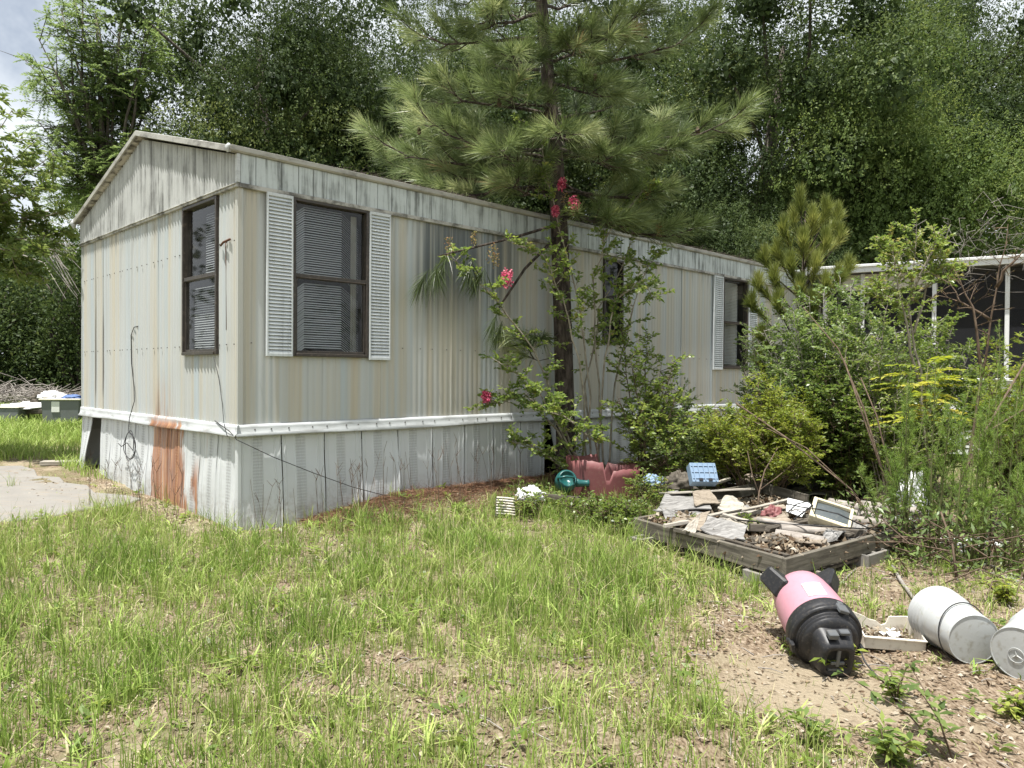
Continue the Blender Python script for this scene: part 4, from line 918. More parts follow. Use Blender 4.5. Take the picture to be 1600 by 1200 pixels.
# bare brown sapling at the right
bb = gd(1500, 6.9); bare = thing('bare_sapling', 'bare brown sapling with forking twigs in front of the porch screen', 'sapling', bb)
S = lambda *a: [at(px, py, Y)-bb for px, py, Y in a]
woody(bare, [S((1495, 830, 6.9), (1530, 600, 6.9), (1556, 450, 6.9), (1575, 350, 6.9)), S((1535, 590, 6.9), (1520, 480, 6.9), (1490, 420, 7.0)), S((1556, 450, 6.9), (1580, 410, 6.8), (1600, 390, 6.8)), S((1548, 500, 6.9), (1500, 470, 7.0), (1480, 430, 7.1))], G['bud'], M['stem_brown'], 57, tw=8, twL=(.12, .35), lf=0, leafL=.012, r0=.016, from_t=.3)
bb = gd(1310, 7.8); bare2 = thing('dry_weed', 'bundle of dry leaning brown stems in front of the dense dusty shrub', 'dead stems', bb)
S = lambda *a: [at(px, py, Y)-bb for px, py, Y in a]
m = MB()
for s_, r in [(S((1395, 790, 6.9), (1350, 640, 7.4), (1310, 545, 7.8), (1255, 480, 8.2)), .010), (S((1400, 800, 6.9), (1345, 640, 7.3), (1318, 560, 7.6)), .009), (S((1405, 800, 6.8), (1370, 650, 7.2), (1345, 590, 7.4)), .008), (S((1440, 880, 6.4), (1530, 690, 6.6), (1605, 560, 6.7)), .012), (S((1150, 630, 8.2), (1230, 685, 7.6), (1330, 765, 7.0), (1360, 815, 6.6)), .010), (S((1160, 650, 8.1), (1260, 700, 7.4), (1340, 775, 6.9)), .006), (S((1495, 905, 5.6), (1488, 850, 5.7), (1470, 800, 5.9)), .010), (S((1400, 740, 7.2), (1500, 700, 7.0), (1600, 640, 6.9)), .010)]: m.tube(s_, [r, r*.9, r*.7, r*.4][:len(s_)], 6)
m.build('stems', M['stem_brown'], bare2)
# forked twig standing in the boards
bb = pz(1185, 778, .24); ft = thing('forked_twig', 'bare forked twig standing up out of the boards in the timber frame', 'twig', bb)
S = lambda *a: [at(px, py, bb.y+dy)-bb for px, py, dy in a]
m = MB()
for s_, r in [(S((1183, 822, -.4), (1186, 770, -.2), (1195, 735, -.1), (1215, 700, 0)), .011), (S((1186, 772, -.2), (1175, 740, -.1), (1168, 705, 0)), .006), (S((1188, 765, -.2), (1215, 745, -.1), (1235, 728, 0)), .006)]: m.tube(s_, [r, r*.85, r*.7, r*.35][:len(s_)], 6)
m.build('stem', M['stem_brown'], ft)
# golden compound-leaved plant
bb = gd(1455, 7.4); gold = thing('golden_sapling', 'sapling with arching golden yellow compound leaves between the dog fennels', 'sapling', bb)
nrq = np.random.default_rng(9); rgq = random.Random(9); parts = []; mb = MB()
st = [Vector((0, 0, -.05)), at(1450, 720, 7.4)-bb, at(1445, 620, 7.4)-bb, at(1450, 572, 7.4)-bb]; mb.tube(st, [.012, .010, .007, .004], 6)
for i in range(30):
    t = rgq.uniform(.52, 1); x = t*3; k = min(2, int(x)); p = st[k].lerp(st[k+1], x-k); a = rgq.uniform(0, 6.283); L = rgq.uniform(.28, .5); d = Vector((math.cos(a), math.sin(a)*.8, rgq.uniform(.2, .6))).normalized(); pts = [p+d*L*q+Vector((0, 0, -.32*L*q*q)) for q in (0, .33, .66, 1)]
    mb.tube(pts, [.004, .003, .0025, .0015], 4, caps=False)
    tone = rgq.uniform(.25, .95)
    tt = np.linspace(.2, 1, 10); A = np.array([pts[0].lerp(pts[1], min(1, q*3)) if q < .333 else (pts[1].lerp(pts[2], q*3-1) if q < .667 else pts[2].lerp(pts[3], q*3-2)) for q in tt]); sd = np.array(d.cross(Vector((0, 0, 1))).normalized())
    for sg in (-1, 1): parts.append(leaves(nrq, A, np.array(d)*.5+sd*sg+nrq.normal(0, .12, (10, 3))+np.array([0, 0, -.25]), .095*nrq.uniform(.8, 1.1, 10), .032, .15, np.clip(tone+nrq.normal(0, .1, 10), 0, 1), 2.5))
mb.build('stems', M['stem_green'], gold); foliage('leaves', parts, G['gold'], gold)

bush('pale_shrub', 'airy pale green shrub with upright twigs overlapping the porch eave left of the sapling', 'shrub', 1345, 8.9, 440, .5, 12, G['myrtle'], M['stem_pale'], 61, tw=18, twL=(.15, .4), lf=14, leafL=.045, leafW=.45, r0=.010, from_t=.3, tone=.6)
bush('pale_shrub', 'bright yellow-green sapling in front of the porch screen right of the bare brown sapling', 'shrub', 1578, 8.0, 480, .4, 9, G['yellow'], M['stem_brown'], 62, tw=18, twL=(.15, .4), lf=18, leafL=.050, leafW=.36, r0=.010, from_t=.3, tone=.45)
bush('pale_shrub', 'loose pale shrub between the golden sapling and the far front window', 'shrub', 1395, 8.4, 540, .5, 14, G['shrub'], M['stem_pale'], 63, tw=16, twL=(.15, .4), lf=14, leafL=.050, leafW=.45, r0=.010, from_t=.25, tone=.65)
# dog fennel: tall wands of thread leaves
def fennel(px, Y, ytop, seed, lean, label, full=1.0):
    b = gd(px, Y); H = at(px, ytop, Y).z-b.z; nr = np.random.default_rng(seed); rg = random.Random(seed); root = thing('dog_fennel', label, 'tall weed', b, group='tall feathery weeds right of the timber frame'); mb = MB(); parts = []
    for s_ in range(rg.choice([3, 4, 4, 5])):
        dx, dy = rg.gauss(lean, .09), rg.gauss(0, .09); h = H*(1 if s_ == 0 else rg.uniform(.45, .95)); b0 = Vector((rg.gauss(0, .10), rg.gauss(0, .10), -.04)); pts = [b0, b0+Vector((dx*.25, dy*.25, h*.4)), b0+Vector((dx*.65, dy*.65, h*.75)), b0+Vector((dx, dy, h))]
        mb.tube(pts, [.008, .0065, .0045, .0015], 5); A = np.array([list(p) for p in pts]); low = rg.uniform(.22, .45); tone = rg.uniform(.3, .65)
        for w in range(int(26*full)):
            t = low+(1-low)*(w+rg.random())/(26*full); x = t*3; k = min(2, int(x)); p = A[k]+(A[k+1]-A[k])*(x-k); a = rg.uniform(0, 6.283); L = (.05+.20*(1-t)**.8)*rg.uniform(.6, 1.2); d = np.array([math.cos(a)*.55, math.sin(a)*.55, rg.uniform(.65, 1.1)]); d /= np.linalg.norm(d); e = p+d*L
            mb.tube([p, e], [.0022, .001], 3, caps=False); n = int(16+90*L); tt = nr.uniform(.1, 1, n); P = p+(e-p)*tt[:, None]
            parts.append(needles(nr, P, d*.7+nr.normal(0, .55, (n, 3)), .042*nr.uniform(.6, 1.3, n), .0036, np.clip(nr.normal(tone, .15, n), 0, 1), .0, False))
    mb.build('stems', M['stem_green'], root); foliage('leaves', parts, G['fennel'], root)
FL = ['leftmost feathery weed leaning over the corner of the timber frame', 'feathery weed just right of the timber frame corner', 'feathery weed in front of the white plastic bag', 'tall feathery weed right of the white plastic bag', 'bushy feathery weed below the golden sapling', 'feathery weed standing alone behind the white bucket', 'feathery weed left of the dark pyramid-shaped junk', 'feathery weed right of the dark pyramid-shaped junk', 'tallest feathery weed at the right edge with a pointed plume', 'feathery weed in the back row against the knee wall', 'short feathery weed nearest the camera at the right']
for i, (px, Y, yt, ln) in enumerate([(1392, 6.7, 640, -.12), (1405, 6.5, 590, -.02), (1425, 6.3, 575, .02), (1450, 6.2, 560, -.05), (1470, 6.4, 600, .05), (1500, 6.1, 640, .1), (1520, 6.3, 560, -.05), (1560, 6.0, 600, .08), (1580, 7.6, 495, .0), (1540, 7.2, 560, .05), (1590, 5.9, 690, -.05)]): fennel(px, Y, yt, 200+i, ln, FL[i], .95)
# undergrowth round the feet of the weeds
nr = np.random.default_rng(15); n = 5200
cx = nr.uniform(3.0, 6.4, n); cy = 6.0+(cx-3.0)*.05+nr.normal(.35, .45, n); P = np.stack([cx, cy, ground_z(cx, cy)+nr.random(n)**1.6*.55], 1)
foliage('undergrowth', [leaves(nr, P, nr.normal(size=(n, 3))+np.array([0, 0, .6]), .07*nr.uniform(.5, 1.2, n), .022, .2, np.clip(nr.normal(.35, .25, n), 0, 1))], G['olive'], None, 'stuff')
nr = np.random.default_rng(16); n = 900; mb = MB(); rg = random.Random(16)
for i in range(420):
    x, y = rg.uniform(3.0, 6.5), rg.gauss(6.35, .5); z = gz(x, y)+rg.uniform(.01, .25); a = rg.uniform(0, 6.28); L = rg.uniform(.2, .8); mb.tube([(x, y, z), (x+math.cos(a)*L*.5, y+math.sin(a)*L*.5, z+rg.uniform(0, .15)), (x+math.cos(a)*L, y+math.sin(a)*L, z+rg.uniform(-.05, .25))], [.006, .005, .002], 4, caps=False)
mb.build('dead_stalk_litter', M['stem_brown'], None, kind='stuff')
# dead vine tangle over the porch eave
bb = at(1540, 380, 10.5); vt = thing('dead_vine', 'grey tangle of dead vine hanging above the porch eave at the right', 'dead vine', bb); rg = random.Random(3); mb = MB()
for i in range(75):
    p = Vector((rg.gauss(0, .55), rg.gauss(0, .3), rg.gauss(.1, .22))); pts = [p]
    for _ in range(4): pts.append(pts[-1]+Vector((rg.gauss(.02, .12), rg.gauss(0, .08), rg.gauss(-.07, .09))))
    mb.tube(pts, [.0035, .003, .0025, .002, .0015], 4, caps=False)
mb.build('stems', M['twig_grey'], vt)
# tree leaning in from the left edge
rg = random.Random(14)
lt = [at(px, py, 10.6+rg.uniform(-.8, .8)) for px, py in [(20, 170), (60, 215), (85, 240), (30, 250), (15, 300), (70, 285), (100, 330), (40, 340), (90, 390), (20, 400), (-20, 130), (60, 430), (-40, 220), (-60, 330), (110, 365)]]
b = gd(-130, 10.8); root = thing('leaning_tree', 'tree with drooping lance-shaped leaves reaching in from the left edge', 'tree', b)
trk = Vector((-.1, 0, 3.0))
woody(root, [[(0, 0, -.1), (-.05, 0, 1.4), trk+Vector((.1, 0, .4)), (Vector(t)-b).lerp(trk, .35), Vector(t)-b] for t in lt], G['oak2'], M['stem_pale'], 58, tw=34, twL=(.2, .6), lf=14, leafL=.11, leafW=.36, r0=.026, from_t=.5, tone=.6, droop=.25)
# grey bare twigs beside the gable at the left, and dark shrubs behind the brush pile
b = gd(60, 15); tg = thing('bare_branch', 'bare grey fallen branches reaching toward the gable end of the mobile home', 'dead branch', b); mb = MB(); rg = random.Random(6)
for i in range(26):
    p0 = at(rg.uniform(20, 60), rg.uniform(330, 400), 15)-b; p2 = at(rg.uniform(95, 128), rg.uniform(350, 470), 14.6)-b; mb.tube([p0, p0.lerp(p2, .5)+Vector((0, 0, rg.uniform(.05, .3))), p2], [.014, .01, .004], 4, caps=False)
mb.build('stems', M['twig_grey'], tg)
for i, (px, Y, yt, sp, lab) in enumerate([(15, 29, 400, 2.4, 'dark rounded shrub behind the brush pile at the left edge'), (75, 30, 395, 2.3, 'dark shrub in the middle behind the brush pile'), (120, 28, 410, 2.0, 'dark shrub behind the brush pile next to the end wall'), (-60, 27, 380, 2.6, 'dark shrub cut by the left edge of the photo')]):
    b = gd(px, Y); H = at(px, yt, Y).z-b.z; root = thing('dark_shrub', lab, 'shrub', b, group='dark shrubs behind the brush pile'); nr = np.random.default_rng(300+i); n = 7500
    d = unit(nr.normal(size=(n, 3))); d[:, 2] = np.abs(d[:, 2]); lump = 1+.22*np.sin(d[:, 0]*7+i)*np.sin(d[:, 2]*9+d[:, 1]*5); P = d*np.array([sp, sp*.8, H])*(nr.uniform(.55, 1.0, (n, 1))*lump[:, None])
    foliage('crown', [leaves(nr, P, d+nr.normal(0, .7, (n, 3)), .19*nr.uniform(.6, 1.2, n), .085, .2, np.clip(nr.normal(.4, .22, n), 0, 1))], G['oak'], root)
    m = MB(); rg = random.Random(i)
    for k in range(5): m.tube([(rg.uniform(-.2, .2), rg.uniform(-.2, .2), -.1), (rg.uniform(-.8, .8), rg.uniform(-.5, .5), H*.5), (rg.uniform(-1.4, 1.4), rg.uniform(-.8, .8), H*.85)], [.08, .05, .02], 5)
    m.build('stems', M['bark_oak'], root)
# brush pile: a long heap of dead sticks, one mass
rg = random.Random(8); mb = MB(); b0, b1 = gd(-80, 25.5), gd(128, 24.0)
for i in range(1500):
    t = rg.random(); p = b0.lerp(b1, t); hgt = (1.05-.55*t)*abs(rg.gauss(0, .32)); p = p+Vector((rg.gauss(0, .3), rg.gauss(0, .7), 0)); p.z = gz(p.x, p.y)+min(hgt, 1.25); a = rg.uniform(0, 6.28); L = rg.uniform(.3, 1.3); e = Vector((math.cos(a), math.sin(a), rg.gauss(.0, .32)))*L
    mb.tube([p-e*.5, p+Vector((0, 0, rg.uniform(0, .1))), p+e*.5], [.016, .013, .005], 4, caps=False)
mb.build('brush_pile', M['twig_grey'], None, kind='stuff')
# red-stemmed weed in the foreground, small weeds
def weed(name, label, px, py, H, n, Ll, Lw, mat, seed, lean=(0, 0), bark='stem_brown', arch=.3):
    b = gp(px, py); root = thing(name, label, 'weed', b); nr = np.random.default_rng(seed); rg = random.Random(seed); mb = MB(); parts = []
    for i in range(n):
        h = H*rg.uniform(.6, 1); dx, dy = lean[0]+rg.gauss(0, .35*H), lean[1]+rg.gauss(0, .3*H); pts = [Vector((0, 0, -.02)), Vector((dx*.4, dy*.4, h*.55)), Vector((dx, dy, h))]; mb.tube(pts, [.0045, .0035, .002], 5)
        for t in np.linspace(.25, 1, 8):
            p = pts[0].lerp(pts[1], t*2) if t < .5 else pts[1].lerp(pts[2], t*2-1)
            for _ in range(2): a = rg.uniform(0, 6.28); parts.append(leaves(nr, np.array([list(p)]), np.array([[math.cos(a), math.sin(a), rg.uniform(-arch, .5)]]), Ll*rg.uniform(.6, 1.1), Lw, .15, np.array([rg.random()]), 2))
    mb.build('stems', M[bark], root); foliage('leaves', parts, mat, root)
weed('red_stemmed_weed', 'red-stemmed weed with drooping pointed leaves in front of the buckets', 1492, 1190, .34, 3, .085, .026, G['oak2'], 401, (-.16, .10), 'stem_brown', .5)
weed('leafy_weed', 'leafy weed on the bare soil below the broken cream tray', 1402, 1095, .17, 5, .07, .022, G['shrub'], 402)
weed('leafy_weed', 'leafy weed below the vacuum cleaner near the bottom edge', 1270, 1165, .16, 5, .07, .022, G['shrub'], 403)
weed('leafy_weed', 'weed leaning over the head of the pink vacuum cleaner', 1325, 1055, .17, 3, .07, .022, G['yellow'], 404)
weed('leafy_weed', 'small plant beside the cinder block under the timber frame', 1200, 915, .16, 4, .06, .02, G['yellow'], 405)
weed('leafy_weed', 'weed growing against the bottom of the roped bucket', 1540, 1030, .22, 4, .08, .022, G['shrub'], 406)
weed('leafy_weed', 'bright weed at the right edge below the emblem bucket', 1592, 1120, .11, 6, .07, .02, G['yellow'], 407)
weed('leafy_weed', 'bright low weeds on the soil beyond the buckets', 1570, 945, .16, 9, .08, .02, G['yellow'], 408)
weed('leafy_weed', 'leafy weed at the bottom edge between the two bare patches', 1385, 1190, .14, 6, .08, .024, G['shrub'], 409)
# ------------------------------------------------------------------ the things lying about
M['black'] = plain('black_plastic', (.022, .022, .024), .42, .25, (.12, .105, .085), .35, .3, 14)
M['grey_pl'] = plain('grey_plastic', (.10, .105, .11), .45, .2)
M['pinkp'] = plain('faded_pink_plastic', (.48, .235, .285), .42, .10, (.36, .20, .20), .28, .4, 9)
M['paper'] = plain('white_paper', (.74, .74, .72), .7, .05, (.45, .42, .36), .3)
M['bucketp'] = plain('white_bucket_plastic', (.43, .445, .44), .42, .05, (.36, .33, .26), .6, .4)
M['bucket_base'] = plain('dirty_bucket_base', (.40, .41, .40), .55, .1, (.22, .20, .15), .6); M['creamp'] = plain('cream_plastic', (.62, .56, .40), .5, .08, (.28, .23, .15), .4)
M['trayp'] = plain('dirty_cream_plastic', (.66, .62, .53), .55, .08, (.27, .22, .16), .55)
M['screenp'] = plain('dusty_dark_screen', (.060, .072, .076), .45, .15, (.18, .17, .15), .3, .5)
M['bluep'] = plain('light_blue_plastic', (.19, .27, .37), .5, .08, (.28, .26, .23), .3)
M['teal'] = plain('teal_plastic', (.015, .095, .092), .3, .15, (.18, .17, .13), .2, .5)
M['redp'] = plain('faded_red_plastic', (.20, .072, .072), .55, .12, (.24, .15, .12), .4)
M['cloth_w'] = plain('white_cloth', (.70, .70, .71), .85, .06, (.36, .33, .28), .35)
M['cloth_b'] = plain('blue_grey_cloth', (.14, .19, .27), .85, .2)
M['cloth_bl'] = plain('blue_cloth', (.10, .16, .33), .8, .2)
M['bin'] = plain('grey_bin_plastic', (.16, .17, .175), .5, .1)
M['wood'] = woodmat('weathered_timber', (.07, .062, .05), (.20, .18, .145))
M['wood_l'] = woodmat('pale_board', (.26, .235, .19), (.47, .43, .375))
M['wood_d'] = woodmat('dark_board', (.045, .038, .03), (.15, .13, .105))
M['tube'] = woodmat('grey_tube', (.22, .195, .17), (.42, .38, .34))
M['shingle'] = woodmat('grey_fibre_sheet', (.11, .105, .10), (.33, .32, .305))
M['tan'] = woodmat('tan_sheet', (.15, .12, .09), (.34, .29, .23))
M['rope'] = plain('dark_wire', (.02, .02, .022), .5, .2)
M['straw'] = leafmat('dry_litter', [(0, (.10, .065, .040)), (.4, (.22, .172, .118)), (.75, (.36, .305, .23)), (1, (.47, .425, .35))], .15, .8, .1)
M['needle_brown'] = leafmat('fallen_needles', [(0, (.085, .045, .028)), (.5, (.18, .095, .058)), (1, (.31, .20, .125))], .1, .8, .1)

def axes_matrix(p, ex, ey):
    ex = Vector(ex).normalized(); ez = ex.cross(Vector(ey)).normalized(); ey = ez.cross(ex)
    return Matrix(((ex.x, ey.x, ez.x, p[0]), (ex.y, ey.y, ez.y, p[1]), (ex.z, ey.z, ez.z, p[2]), (0, 0, 0, 1)))
def set_mw(o, MW): o.matrix_world = MW; return o

# pink vacuum cleaner lying on its side; local +Y runs from the motor head to the tank's base, +Z up
vax = (at(1243, 915, 4.42)-at(1290, 985, 3.98)); vax.z = 0; vax.normalize(); vax.z = .30; vax.normalize()
vc = at(1296, 1003, 3.97)
VM = axes_matrix(vc, Vector((vax.y, -vax.x, 0)), vax)
vac = thing('vacuum_cleaner', 'pink vacuum cleaner with a black head lying on its side on bare sand', 'vacuum cleaner'); set_mw(vac, VM)
m = MB(); m.lathe([(.176, .115), (.179, .17), (.177, .25), (.170, .33), (.162, .40), (.150, .455), (.128, .475), (0, .478)], 40); m.build('tank', M['pinkp'], vac)
m = MB(); m.lathe([(.178, .035), (.188, .04), (.190, .055), (.186, .06), (.190, .067), (.190, .120), (.186, .128), (.178, .132)], 44); m.build('lid_rim', M['black'], vac)
m = MB(); m.lathe([(0, -.030), (.10, -.030), (.130, -.018), (.150, -.006), (.150, .002), (.160, .002), (.160, .010), (.152, .010), (.152, .017), (.168, .017), (.168, .026), (.160, .026), (.160, .034), (.18, .036)], 44); m.build('motor_cover', M['black'], vac)
m = MB()
def rrect(w, h, r, n=5):
    out = []
    for cx, cy, a0 in ((w-r, h-r, 0), (-w+r, h-r, 90), (-w+r, -h+r, 180), (w-r, -h+r, 270)):
        for k in range(n): a = R(a0+90*k/(n-1)); out.append((cx+r*math.cos(a), cy+r*math.sin(a)))
    return out
o_ = rrect(.085, .10, .045)
def ring(sc, y, dz=0): return [(x*sc, y, z*sc+dz) for x, z in o_]
P_ = [ring(1.25, -.02, -.02), ring(1.1, -.06, -.022), ring(1.0, -.10, -.026), ring(.92, -.125, -.03), ring(.70, -.128, -.03), ring(.66, -.112, -.03)]
n = len(o_); vs_ = [p for r_ in P_ for p in r_]; m.add(vs_, [(i*n+j, (i+1)*n+j, (i+1)*n+(j+1) % n, i*n+(j+1) % n) for i in range(5) for j in range(n)]+[tuple(5*n+j for j in range(n))], smooth=True); m.build('motor_head', M['black'], vac)
m = MB(); m.box((0, -.118, -.01), (.018, .018, .10)); m.box((0, -.118, -.04), (.07, .015, .018)); m.box((.0, -.112, -.085), (.085, .012, .012)); m.build('switch_plate', M['grey_pl'], vac, bevel=.003)
m = MB(); m.box((-.03, -.085, .105), (.05, .05, .03)); m.box((.035, -.07, .108), (.05, .035, .02)); m.build('carry_handle', M['grey_pl'], vac, bevel=.004)
for a in (72, 195, -20):
    m = MB(); MM = Matrix.Rotation(R(-(a-90)), 4, 'Y'); m.box((0, .035, .186), (.055, .065, .022), MM); m.box((0, .072, .192), (.030, .03, .018), MM); m.build('latch', M['grey_pl'] if a == 72 else M['black'], vac, bevel=.004)
for a in (28, 150, 265):
    MM = Matrix.Rotation(R(-(a-90)), 4, 'Y'); m = MB()
    A = [(-.060, .36, .135), (.060, .36, .135), (.060, .36, .172), (-.060, .36, .172)]; B = [(-.05, .47, .10), (.05, .47, .10), (.052, .475, .245), (-.052, .475, .245)]; Cc = [(-.042, .51, .12), (.042, .51, .12), (.042, .515, .225), (-.042, .515, .225)]
    m.add(A+B+Cc, [(0, 1, 2, 3), (0, 4, 5, 1), (1, 5, 6, 2), (2, 6, 7, 3), (3, 7, 4, 0), (4, 8, 9, 5), (5, 9, 10, 6), (6, 10, 11, 7), (7, 11, 8, 4), (11, 10, 9, 8)], MM); m.build('foot', M['black'], vac, bevel=.012)
m = MB(); m.grid([[(x, y, math.sqrt(.1805**2-x*x)) for y in (.165, .21, .255, .285)] for x in np.linspace(-.050, .050, 7)], Matrix.Rotation(R(-6), 4, 'Y'), True); lb = m.build('label', M['paper'], vac, solid=.002)
m = MB(); m.box((-.01, .20, .1812), (.036, .006, .0015)); m.box((.004, .222, .1812), (.028, .004, .0015)); m.box((-.004, .244, .1812), (.04, .004, .0015)); m.build('label_print', M['bucket_base'], lb)
g0 = gp(1362, 1062); VI = VM.inverted()
m = MB(); m.tube([VI @ p for p in (at(1326, 985, 4.02), at(1342, 1012, 3.98), at(1352, 1035, 3.92), at(1366, 1052, 3.86)+Vector((0, 0, -.0)), g0+Vector((.04, -.04, .005)))], .0045, 6); m.build('power_cord', M['rope'], vac)

# buckets
def bucket(label, pbot, axis_, gname):
    """local +Y from base to rim"""
    b = thing('bucket', label, 'bucket', group=gname); ax = Vector(axis_); ax.z = 0; ax.normalize(); ax.z = .054; ax.normalize(); ex = Vector((ax.y, -ax.x, 0)); set_mw(b, axes_matrix(pbot, ex, ax))
    H, r0, r1 = .37, .130, .150
    rr = lambda h: r0+(r1-r0)*h/H
    pr = [(r0-.006, .004), (r0, 0), (r0+.001, .01)]
    for h in (.10, .20, .245): pr.append((rr(h), h))
    for h in (.255, .285, .315): pr += [(rr(h), h), (rr(h)+.012, h+.002), (rr(h)+.012, h+.007), (rr(h), h+.010)]
    pr += [(rr(.355), .355), (rr(.37)+.008, .358), (rr(.37)+.008, .372), (rr(.37)-.003, .372), (rr(.2)-.004, .2), (r0-.006, .02), (0, .02)]
    m = MB(); m.lathe(pr, 48); m.build('body', M['bucketp'], b)
    for h, t_ in ((.262, .0045), (.292, .0045), (.322, .0045), (.366, .0075)):
        m = MB(); m.tube([((rr(h)+.004)*math.cos(a), h, (rr(h)+.004)*math.sin(a)) for a in np.linspace(0, 2*math.pi, 49)], t_, 6, False); m.build('rim' if h > .36 else 'rib', M['bucketp'], b)
    m = MB(); m.lathe([(0, .0035), (r0-.010, .0035), (r0-.006, .004)], 48); m.build('base', M['bucket_base'], b)
    return b, ax
bax = (at(1471, 960, 4.27)-at(1522, 1008, 3.95)); bax.z = .012; bp = at(1522, 1003, 3.90); bp.z = gz(bp.x, bp.y)+.128
b1, _ = bucket('white plastic bucket tied round with a dark wire, its plain base towards the camera', bp, bax, 'white buckets lying on their sides')
m = MB(); m.tube([(.148*math.cos(a), .10+.05*math.sin(a*1+.8), .148*math.sin(a)) for a in np.linspace(0, 2*math.pi, 40)], .0035, 5); m.build('tied_wire', M['rope'], b1)
b2p = at(1592, 1022, 3.70); b2p.z = gz(b2p.x, b2p.y)+.128
b2, _ = bucket('white bucket at the right edge with a ringed three-pointed star moulded on its base', b2p, Vector((.80, .58, .02)), 'white buckets lying on their sides')
m = MB(); rr_ = .036
m.tube([(rr_*math.cos(a)-.012, -.0005, rr_*math.sin(a)-.01) for a in np.linspace(0, 2*math.pi, 37)], .0022, 6)
for k in range(3):
    a = R(100+120*k); c_, s_ = math.cos(a), math.sin(a); px_, pz_ = -s_*.0045, c_*.0045
    m.add([(-.012-px_, .0035, -.01-pz_), (-.012+px_, .0035, -.01+pz_), (-.012+c_*rr_, .0, -.01+s_*rr_), (-.012+c_*.004, -.004, -.01+s_*.004)], [(0, 1, 3), (1, 2, 3), (2, 0, 3)])
m.build('star_emblem', M['bucket_base'], b2)

# broken cream tray
tp = gp(1383, 1004); tray = thing('broken_tray', 'broken shallow cream plastic drawer full of leaf litter and white shards', 'tray'); TM = axes_matrix(tp+Vector((0, 0, .005)), (.94, -.10, -.04), (.12, .95, .03)); set_mw(tray, TM)
m = MB(); m.box((0, 0, .006), (.31, .26, .008)); m.build('bottom', M['trayp'], tray, bevel=.002)
m = MB(); m.box((0, -.13, .035), (.32, .008, .065)); m.box((0, -.137, .068), (.33, .020, .008)); m.build('front', M['trayp'], tray, bevel=.002)
def poly_plate(mb, pts, y0, y1):
    n = len(pts); mb.add([(x, y0, z) for x, z in pts]+[(x, y1, z) for x, z in pts], [tuple(range(n)), tuple(range(2*n-1, n-1, -1))]+[(i, i+n, (i+1) % n+n, (i+1) % n) for i in range(n)])
m = MB(); poly_plate(m, [(-.16, 0), (.16, 0), (.16, .115), (.06, .105), (.045, .062), (.02, .052), (-.01, .075), (-.05, .082), (-.08, .098), (-.16, .125)], .126, .134); m.build('back', M['trayp'], tray, bevel=.001)
m = MB(); m.add([(x, y, z) for x in (-.164, -.156) for y, z in ((-.13, 0), (.13, 0), (.13, .125), (-.02, .10), (-.13, .07))], [(0, 1, 2, 3, 4), (9, 8, 7, 6, 5)]+[(i, (i+1) % 5, (i+1) % 5+5, i+5) for i in range(5)]); m.build('side', M['trayp'], tray, bevel=.001)
m = MB(); m.add([(x, y, z) for x in (.156, .164) for y, z in ((-.13, 0), (.13, 0), (.13, .115), (-.02, .11), (-.13, .07))], [(0, 1, 2, 3, 4), (9, 8, 7, 6, 5)]+[(i, (i+1) % 5, (i+1) % 5+5, i+5) for i in range(5)]); m.build('side', M['trayp'], tray, bevel=.001)
nr = np.random.default_rng(70); n = 420; P = np.stack([nr.uniform(-.14, .145, n), nr.uniform(-.115, .115, n), .012+nr.random(n)**2*.035], 1)
V, F, r = cat([leaves(nr, P, nr.normal(size=(n, 3))*np.array([1, 1, .35]), .036*nr.uniform(.5, 1.2, n), .018, .25, nr.random(n))]); lo = np_mesh('leaf_litter', V, F, M['straw'], None, {'rnd': r}, 'stuff'); set_mw(lo, TM)
rg = random.Random(2)
for k in range(5):
    m = MB(); c = (rg.uniform(-.08, .06), rg.uniform(-.06, .08), .045); pts = [(c[0]+.035*rg.uniform(.5, 1)*math.cos(a), c[1]+.035*rg.uniform(.5, 1)*math.sin(a), c[2]+rg.uniform(-.015, .02)) for a in np.linspace(0, 5.3, 5)]
    m.add([c]+pts, [(0, i, i % 5+1) for i in range(1, 6)]); o = m.build('plastic_shard', M['paper'], None, solid=.004); set_mw(o, TM); tag(o, 'small white plastic shard lying in the broken cream tray', 'shard', 'white shards in the tray')

def grain_board(name, a, b, w, t, mat, parent, bevel=.004, roll=0.0):
    a, b = Vector(a), Vector(b); d = b-a; L = d.length; d.normalize(); ey = Vector((-d.y, d.x, 0)).normalized()
    rg_ = random.Random(int(a.x*977+b.y*331)); m = MB(); ns = max(3, int(L/.25)); rows = []
    for i in range(ns+1):
        x = -L/2+L*i/ns; q = lambda: rg_.uniform(-.0025, .0025); rows.append([(x+(rg_.uniform(-.008, .008) if i in (0, ns) else 0), sy*w/2+q(), sz*t/2+q()) for sy, sz in ((-1, -1), (1, -1), (1, 1), (-1, 1))])
    vs_ = [p for r_ in rows for p in r_]; m.add(vs_, [(i*4+j, i*4+(j+1) % 4, i*4+4+(j+1) % 4, i*4+4+j) for i in range(ns) for j in range(4)]+[(3, 2, 1, 0), tuple(ns*4+j for j in range(4))])
    o = m.build(name, M[mat], parent, bevel=bevel); o.matrix_local = axes_matrix((a+b)/2, d, ey) @ Matrix.Rotation(roll, 4, 'X'); return o
